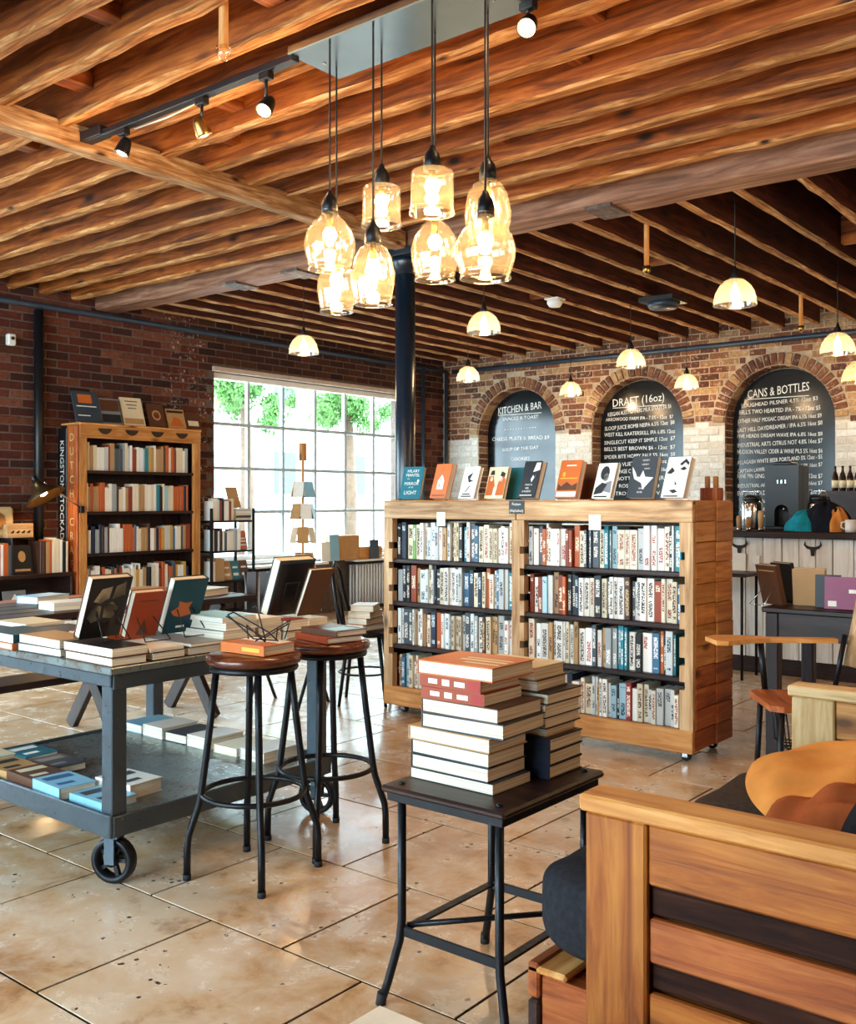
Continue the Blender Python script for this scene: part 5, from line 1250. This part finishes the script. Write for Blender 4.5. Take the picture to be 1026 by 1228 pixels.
for k, (px_, hh) in enumerate(((886, .11), (897, .1), (912, .15))):
    u = thing('tap_handle', 'wooden tap handle at the left end of the bar, ' + ['left', 'middle', 'tallest right'][k] + ' one', 'tap handle', onbar(px_, RY + .02), 0, 'tap handles')
    MB().lathe([(0, .0), (.02, 0), (.02, .02), (0, .02)], 14).build('ferrule', chrome, u); MB().lathe([(0, .02), (.018, .02), (.022, hh * .8), (.018, hh), (0, hh)], 14).build('grip', MATS['pale_pine_z'], u)
# jacket heaped on the bar
jk = thing('heaped_jacket', 'teal and black jacket with orange lining heaped on the bar', 'jacket', onbar(985, RY + .16))
def mound(a, b, c, cx, seed, m, name):
    q = random.Random(seed); ph = [q.uniform(0, 6) for _ in range(4)]; n = 20; vs = []; fs = []
    for i in range(n + 1):
        th = math.pi / 2 * i / n
        for j in range(2 * n):
            f = 2 * math.pi * j / (2 * n); k = 1 + .1 * math.sin(4 * f + ph[0] + 3 * th) + .06 * math.sin(9 * f + ph[1])
            vs.append((cx + a * math.cos(th) * math.cos(f) * k, b * math.cos(th) * math.sin(f) * k, c * math.sin(th) * (1 + .08 * math.sin(6 * f + ph[2]))))
    for i in range(n):
        for j in range(2 * n): fs.append([i * 2 * n + j, i * 2 * n + (j + 1) % (2 * n), (i + 1) * 2 * n + (j + 1) % (2 * n), (i + 1) * 2 * n + j])
    MB().add(vs, fs, 0, None, True).build(name, m, jk)
mound(.15, .11, .15, -.11, 1, teal_cloth, 'teal_sleeve'); mound(.17, .13, .21, .03, 2, navy_cloth, 'black_body'); mound(.08, .14, .17, .12, 3, fabric_o, 'orange_lining')
mg = thing('white_mug', 'white mug at the right end of the bar', 'mug', onbar(1020, RY + .04))
MB().lathe([(0, 0), (.035, 0), (.04, .02), (.04, .09), (.036, .09), (.035, .02), (0, .012)], 24).build('cup', white_paint, mg)
MB().tube([(-.038, 0, .075), (-.065, 0, .07), (-.068, 0, .035), (-.038, 0, .02)], .006, 8).build('handle', white_paint, mg)
# back counter with crate and bottles
bk = thing('back_counter', 'dark counter along the wall behind the bar', 'counter', (-2.4, YB - .35, 0))
MB().box(-2.9, 3.2, -.3, .3, .9, .95, 0, None, .005).build('worktop', MATS['dark_wood_x'], bk); MB().box(-2.88, 3.2, -.26, .28, 0, .9, 0, None, .005).build('body', MATS['dark_wood_x'], bk)
yb = YB - .45
xr = PY(1013, yb); cb_ = thing('bottle_crate', 'dark crate carrying the brown bottles behind the bar', 'crate', (xr + .12, yb, .951))
MB().box(-.3, .3, -.15, .15, 0, .02).box(-.3, .3, -.15, -.135, .02, .42).box(-.3, .3, .135, .15, .02, .42).box(-.3, -.285, -.135, .135, .02, .42).box(.285, .3, -.135, .135, .02, .42).box(-.3, .3, -.15, .15, .42, .44).build('crate_body', MATS['dark_wood_x'], cb_)
for k, px_ in enumerate((1001, 1010, 1019, 1028)):
    u = thing('beer_bottle', 'brown beer bottle on the dark crate behind the bar, ' + ['first', 'second', 'third', 'fourth'][k] + ' from left', 'bottle', (PY(px_, yb), yb, 1.392), 0, 'beer bottles')
    MB().lathe([(0, 0), (.03, 0), (.032, .01), (.032, .13), (.022, .165), (.013, .19), (.012, .235), (.015, .24), (0, .242)], 18).build('glass', bottle_m, u)
    MB().lathe([(.0325, .03), (.0328, .03), (.0328, .1), (.0325, .1)], 18).build('label_band', CM['cream'], u)
# narrow high table in front of the bar
nt = thing('narrow_table', 'narrow dark table with thin black legs against the bar', 'table', (-3.15, 7.2, 0))
MB().box(-.42, .42, -.17, .17, .745, .77, 0, None, .004).build('table_top', MATS['dark_wood_x'], nt)
for sx in (-.38, .38):
    for sy in (-.14, .14): MB().tube([(sx, sy, .745), (sx, sy, 0)], .011, 8).build('leg', black_metal, nt)

# ------------------------------------------------------------------ dark desk with books
dk = thing('dark_desk', 'dark stained wooden desk holding books, right of the bookcase', 'desk', (-1.1, 5.36, 0))
MB().box(-.78, .8, -.31, .31, .73, .757, 0, None, .005).build('desk_top', MATS['dark_wood_x'], dk)
for y in (-.28, .28): MB().box(-.7, .72, y - .012, y + .012, .6, .73, 0, None, .003).build('apron', MATS['dark_wood_x'], dk)
for x in (-.735, .75): MB().box(x - .012, x + .012, -.26, .26, .6, .73, 0, None, .003).build('apron', MATS['dark_wood_y'], dk)
for sx in (-.73, .74):
    for sy in (-.27, .27): MB().box(sx - .032, sx + .032, sy - .032, sy + .032, 0, .73, 0, None, .005).build('leg', MATS['dark_wood_z'], dk)
def ondesk(px_, Y): return (PY(px_, Y), Y, .758)
stand_book(ondesk(926, 5.2), rad(60), rad(14), .15, .21, .03, 'brown', 'brown hardback standing on the desk wire easel', None, [('back', CM['tan'], [rect(.1, .85, .9, .88)])])
b_ = ondesk(926, 5.2); easel((b_[0] + .02, b_[1] + .03, .757), rad(60), .16, 'silver wire easel on the dark desk', chrome)
stand_book(ondesk(944, 5.35), rad(60), rad(14), .15, .215, .025, 'black', 'black book behind the brown one on the desk')
stand_book(ondesk(970, 5.25), rad(95), rad(8), .16, .19, .045, 'tan', 'pale tan book standing upright on the desk')
stand_book(ondesk(1010, 5.18), rad(-80), rad(4), .16, .16, .04, 'plum', 'plum-coloured boxed book with white stickers on the desk', None, [('front', W_, [rect(.1, .08, .35, .25), rect(.7, .5, .95, .62)])])
stand_book(ondesk(993, 5.22), rad(-80), rad(3), .12, .165, .03, 'black', 'black boxed book beside the plum one on the desk', None, [('front', W_, [rect(.4, .12, .85, .3)])])
flat_book(-1.02, 5.42, .757, .2, .27, .03, 'cream', 'cream book lying behind the boxed books on the desk', rad(80))

# ------------------------------------------------------------------ tablet-arm school chair
f2 = math.atan2(-.57, -.82)                                 # faces the lower left
sc_ = thing('tablet_arm_chair', 'wooden school chair with a writing arm behind the sofa', 'chair', (-1.44, 4.40, 0), f2 - math.pi / 2)   # local +y forward
MB().prism([(-.19, -.2), (.19, -.2), (.2, .15), (.17, .2), (-.17, .2), (-.2, .15)], .42, .445).build('seat', MATS['red_pine_x'], sc_)
bkm = MB(); pa = [(math.sin(a) * .42, -.2 - .42 * (math.cos(a)) + .36) for a in [(-.46 + .92 * i / 10) for i in range(11)]]
vs = []; fs = []
for z, o in ((.56, 0), (.88, -.06)):
    for (x, y) in pa: vs += [(x, y + o - .0, z), (x, y + o - .016, z)]
n = 11
for i in range(n - 1):
    a, b2, c2, d2 = 2 * i, 2 * i + 2, 2 * n + 2 * i + 2, 2 * n + 2 * i
    fs += [(a, b2, c2, d2), (a + 1, d2 + 1, c2 + 1, b2 + 1), (a, a + 1, b2 + 1, b2), (d2, c2, c2 + 1, d2 + 1)]
fs += [(0, 2 * n, 2 * n + 1, 1), (2 * n - 2, 2 * n - 1, 4 * n - 1, 4 * n - 2)]
bkm.add(vs, fs, 0, None, True).build('backrest', MATS['pale_pine_z'], sc_)
for s in (-1, 1):
    MB().tube([(s * .17, -.17, .43), (s * .17, -.22, .7)], .012, 8).build('back_post', black_metal, sc_)
    MB().tube([(s * .17, .15, .42), (s * .18, .17, .0)], .013, 8).build('leg', black_metal, sc_); MB().tube([(s * .17, -.16, .42), (s * .19, -.25, .0)], .013, 8).build('leg', black_metal, sc_)
# writing arm on the far side (its local right = the image left/back)
MB().prism([(.20, -.2), (.25, -.2), (.26, .1), (.30, .16), (.31, .32), (.25, .38), (.10, .36), (.09, .31), (.16, .2), (.2, .1)], .655, .675).build('writing_arm', MATS['pine_y'], sc_)
MB().tube([(.21, .12, .43), (.21, .14, .655)], .014, 8).build('arm_post', black_metal, sc_)
mb = MB()
for k in range(5): mb.tube([(-.12 + k * .06, .12, .4), (-.12 + k * .06, .1, .24), (-.12 + k * .06, -.14, .22), (-.12 + k * .06, -.15, .4)], .004, 6)
for y, z in ((.1, .24), (-.14, .22)): mb.tube([(-.14, y, z), (.14, y, z)], .004, 6)
mb.build('book_basket', black_metal, sc_)

# ------------------------------------------------------------------ pendant cluster
cy0, cy1 = 2.76, 3.06
cn = thing('ceiling_canopy', 'shiny steel ceiling plate carrying the glass pendant cluster', 'canopy', (-2.46, (cy0 + cy1) / 2, 3.075))
MB().box(-.48, .48, -.15, .15, 0, .035, 0, None, .004).build('plate', canopy_m, cn)
for x in (-.42, .42): MB().lathe([(0, -.004), (.008, -.004), (.008, .0), (0, .0)], 10, 0, Matrix.Translation((x, 0, 0))).build('screw', chrome, cn)
SHADES = {  # profile (radius, height) from neck down, unit = half width
 'globe': [(.30, .0), (.34, -.18), (.55, -.32), (.86, -.62), (1.0, -1.0), (.97, -1.3), (.84, -1.62), (.80, -1.74), (.83, -1.84)],
 'jug': [(.32, .0), (.36, -.16), (.62, -.28), (.86, -.6), (1.0, -1.15), (.98, -1.5), (.86, -1.95), (.82, -2.08), (.86, -2.18)],
 'drum': [(.34, .0), (.38, -.10), (.86, -.16), (.95, -.24), (.95, -1.62), (1.0, -1.74), (1.0, -1.82)],
}
PN = [ # cord top px x, row, shade centre px x, neck top y, shade bottom y, half width px, kind, label
 (396, 0, 395, 252, 323, 31, 'globe', 'round amber glass pendant, leftmost upper one of the cluster'),
 (406, 1, 402, 308, 374, 23, 'jug', 'narrow amber glass pendant hanging low behind the leftmost globe'),
 (458, 1, 457, 220, 271, 24, 'drum', 'drum-shaped amber glass pendant, left of the two drums'),
 (450, 0, 446, 288, 365, 26, 'jug', 'jug-shaped amber glass pendant hanging lowest left of the column'),
 (520, 0, 517, 200, 256, 27, 'drum', 'drum-shaped amber glass pendant, right of the two drums'),
 (524, 1, 520, 258, 336, 29, 'globe', 'round amber glass pendant hanging below the right drum'),
 (584, 1, 585, 212, 290, 28, 'jug', 'tall jug-shaped amber glass pendant, rightmost upper one'),
 (583, 0, 581, 255, 334, 37, 'globe', 'largest round amber glass pendant, rightmost lower one'),
]
for (cx_, row, sx_, y0, y1, hw, kind, lb) in PN:
    Y = 2.80 if row == 0 else 2.99
    X = PY((cx_ + sx_ * 2) / 3, Y); d = depth(X, Y); zt_ = ZH(y0, X, Y); zb_ = ZH(y1, X, Y); r = hw * d / F
    t = thing('pendant_lamp', lb, 'pendant lamp', (X, Y, zt_), 0, 'glass pendants of the cluster')
    pr = SHADES[kind]; k = (zt_ - zb_) / -pr[-1][1]
    # smooth the profile
    pp = []
    for i in range(len(pr) - 1):
        for s in (0, .34, .67): pp.append((pr[i][0] + (pr[i + 1][0] - pr[i][0]) * s, pr[i][1] + (pr[i + 1][1] - pr[i][1]) * s))
    pp.append(pr[-1]); pp = [pp[0]] + [((pp[i - 1][0] + 2 * pp[i][0] + pp[i + 1][0]) / 4, pp[i][1]) for i in range(1, len(pp) - 1)] + [pp[-1]]
    MB().lathe([(a * r, b * k) for a, b in pp], 40).build('shade', amber, t, recalc=False)
    for b in (-.02, pr[-1][1] * .9, pr[-1][1]):
        rr = [a for a, bb in pp if bb >= b - .03][-1]
        MB().tube([(rr * r * math.cos(2 * math.pi * i / 36), rr * r * math.sin(2 * math.pi * i / 36), b * k) for i in range(36)], .0022, 6, closed=True).build('glass_rim', clear, t)
    MB().lathe([(0, .075), (.008, .075), (.014, .06), (.026, .045), (.032, .02), (.032, -.012), (.026, -.016), (0, -.016)], 24).build('socket_cap', black_metal, t)
    MB().tube([(0, 0, .07), (0, 0, 3.078 - zt_)], .004, 6).build('cord', cord_m, t)
    bz = -.42 * (zt_ - zb_)
    MB().lathe([(0, bz + .03), (.012, bz + .028), (.022, bz + .018), (.028, bz), (.022, bz - .018), (.012, bz - .026), (0, bz - .028)], 20).build('bulb', bulb_m, t)
    MB().lathe([(0, -.012), (.013, -.014), (.013, bz + .024), (0, bz + .024)], 14).build('bulb_holder', brass, t)
    light('pendant_light', (0, 0, bz - .06), 5.5, (1, .6, .28), .03, t)

# ------------------------------------------------------------------ track lights
tr = thing('light_track', 'black ceiling light track running left from the canopy', 'light track', (-3.65, 2.80, 3.06))
MB().box(-.72, .72, -.02, .02, 0, .03, 0, None, .003).build('rail', black_p, tr); MB().box(-.78, -.6, -.035, .035, .002, .05, 0, None, .004).build('feed_box', black_p, tr)
MB().tube([(-.5, .06, .05), (-.45, .06, .02), (-.2, .055, .01), (.2, .05, .03), (.7, .05, .05)], .005, 6).build('white_cable', paper, tr)
tr2 = thing('light_track', 'black ceiling light track running right from the canopy', 'light track', (-1.5, 2.98, 3.06))
MB().box(-.46, .6, -.02, .02, 0, .03, 0, None, .003).build('rail', black_p, tr2)
for k, (px_, py_, Y, dirv) in enumerate(((148, 178, 2.80, (-.2, -.3, -1)), (242, 155, 2.80, (.1, .5, -1)), (319, 128, 2.80, (.1, -.6, -.8)), (633, 30, 2.98, (.2, -.7, -.7)))):
    X = PY(px_, Y); zc = ZH(py_, X, Y)
    t = thing('spotlight', 'small spotlight on the ceiling track, ' + ['leftmost by the ledger beam', 'second from left', 'third from left', 'right of the canopy'][k], 'spotlight', (X, Y, 3.06), 0, 'track spotlights')
    h = 3.06 - zc
    MB().box(-.03, .03, -.018, .018, -.03, 0, 0, None, .003).build('track_adapter', black_p, t); MB().tube([(0, 0, -.02), (0, 0, -h + .04)], .007, 8).build('stem', black_p, t)
    M = Matrix.Translation((0, 0, -h)) @ Vector(dirv).normalized().to_track_quat('-Z', 'Y').to_matrix().to_4x4()
    MB().lathe([(0, .05), (.02, .05), (.028, .03), (.036, -.02), (.036, -.03), (.03, -.028), (.02, .02), (0, .03)], 18, 0, M).build('housing', brass if k == 1 else black_metal, t)
    MB().lathe([(0, -.034), (.018, -.03), (.026, -.015), (.018, .0), (0, .005)], 16, 0, M).build('bulb', bulb_m, t)
    light('spot_light', M @ Vector((0, 0, -.06)), 7, (1, .62, .3), .025, t)

# ------------------------------------------------------------------ ribbed dome pendants over the shop
DM = [(881, 366, 25, 2.5), (580, 399, 20, 2.52), (364, 424, 17.5, 2.52), (561, 457, 14, 2.55), (756, 440, 17, 2.52), (684, 474, 13, 2.5), (823, 466, 14, 2.48), (1004, 424, 20, 2.5), (1030, 458, 20, 2.42)]
DL = ['nearest ribbed glass dome lamp hanging below the right joists', 'ribbed glass dome lamp hanging right of the blue column', 'ribbed glass dome lamp hanging before the window', 'small dome lamp hanging near the room corner', 'dome lamp hanging above the middle chalkboard', 'dome lamp hanging between left and middle chalkboards', 'dome lamp hanging between middle and right chalkboards', 'dome lamp hanging right of the right chalkboard', 'dome lamp cut off by the right edge']
OFFR = [(-.2, 5.4, 2.5), (1.0, 3.4, 2.5), (1.2, 6.4, 2.5)]           # unseen lamps added right of the frame to warm the right-facing sides
DM += [None] * 3; DL += ['added unseen dome lamp over the desk, right of the frame', 'added unseen dome lamp beyond the sofa, right of the frame', 'added unseen dome lamp over the bar, right of the frame']
for k, dm in enumerate(DM):
    if dm: (px_, yb_, hw, z) = dm; p = P(px_, yb_, z)
    else: hw, z = 22, 2.5; p = Vector(OFFR[k - 9])
    d = depth(p.x, p.y) if dm else 6.4; r = hw * d / F
    if p.y > YB - .3:
        f = (YB - .3) / p.y; p = Vector((p.x * f, p.y * f, CH + (z - CH) * f)); d = depth(p.x, p.y); r = hw * d / F
    t = thing('dome_lamp', DL[k], 'pendant lamp', p, 0, 'ribbed dome lamps'); H_ = r * 1.25
    MB().lathe([(r, 0), (r * .985, H_ * .2), (r * .9, H_ * .48), (r * .72, H_ * .74), (r * .45, H_ * .94), (r * .22, H_ * 1.02)], 72, 0, None, .012).build('shade', ribbed, t, recalc=False)
    MB().tube([(r * math.cos(2 * math.pi * i / 36), r * math.sin(2 * math.pi * i / 36), 0) for i in range(36)], .003, 6, closed=True).build('glass_rim', clear, t)
    MB().lathe([(0, H_ * 1.5), (.006, H_ * 1.5), (.012, H_ * 1.35), (r * .26, H_ * 1.02), (r * .22, H_ * .96), (0, H_ * .96)], 20).build('socket_cap', black_metal, t)
    MB().tube([(0, 0, H_ * 1.45), (0, 0, 3.405 - p.z)], .0035, 6).build('cord', cord_m, t)
    MB().lathe([(0, H_ * .1), (r * .16, H_ * .16), (r * .22, H_ * .34), (r * .16, H_ * .56), (r * .08, H_ * .8), (0, H_ * .9)], 16).build('bulb', bulb2_m, t)
    light('dome_light', (0, 0, -.02), 11 if dm else 26, (1, .66, .36), .04, t)

# small white sensor on the brick at the far left
Y = PX(10, XL); z = ZH(408, XL, Y)
t = thing('wall_sensor', 'small white sensor on the wall at the far left', 'sensor', (XL + .02, Y, z))
MB().box(-.01, .05, -.035, .035, -.05, .05, 0, None, .01).build('housing', white_paint, t); MB().lathe([(0, 0), (.016, 0), (.014, .012), (0, .016)], 12, 0, Matrix.Translation((.05, 0, .01)) @ Matrix.Rotation(rad(90), 4, 'Y')).build('lens', black_p, t)
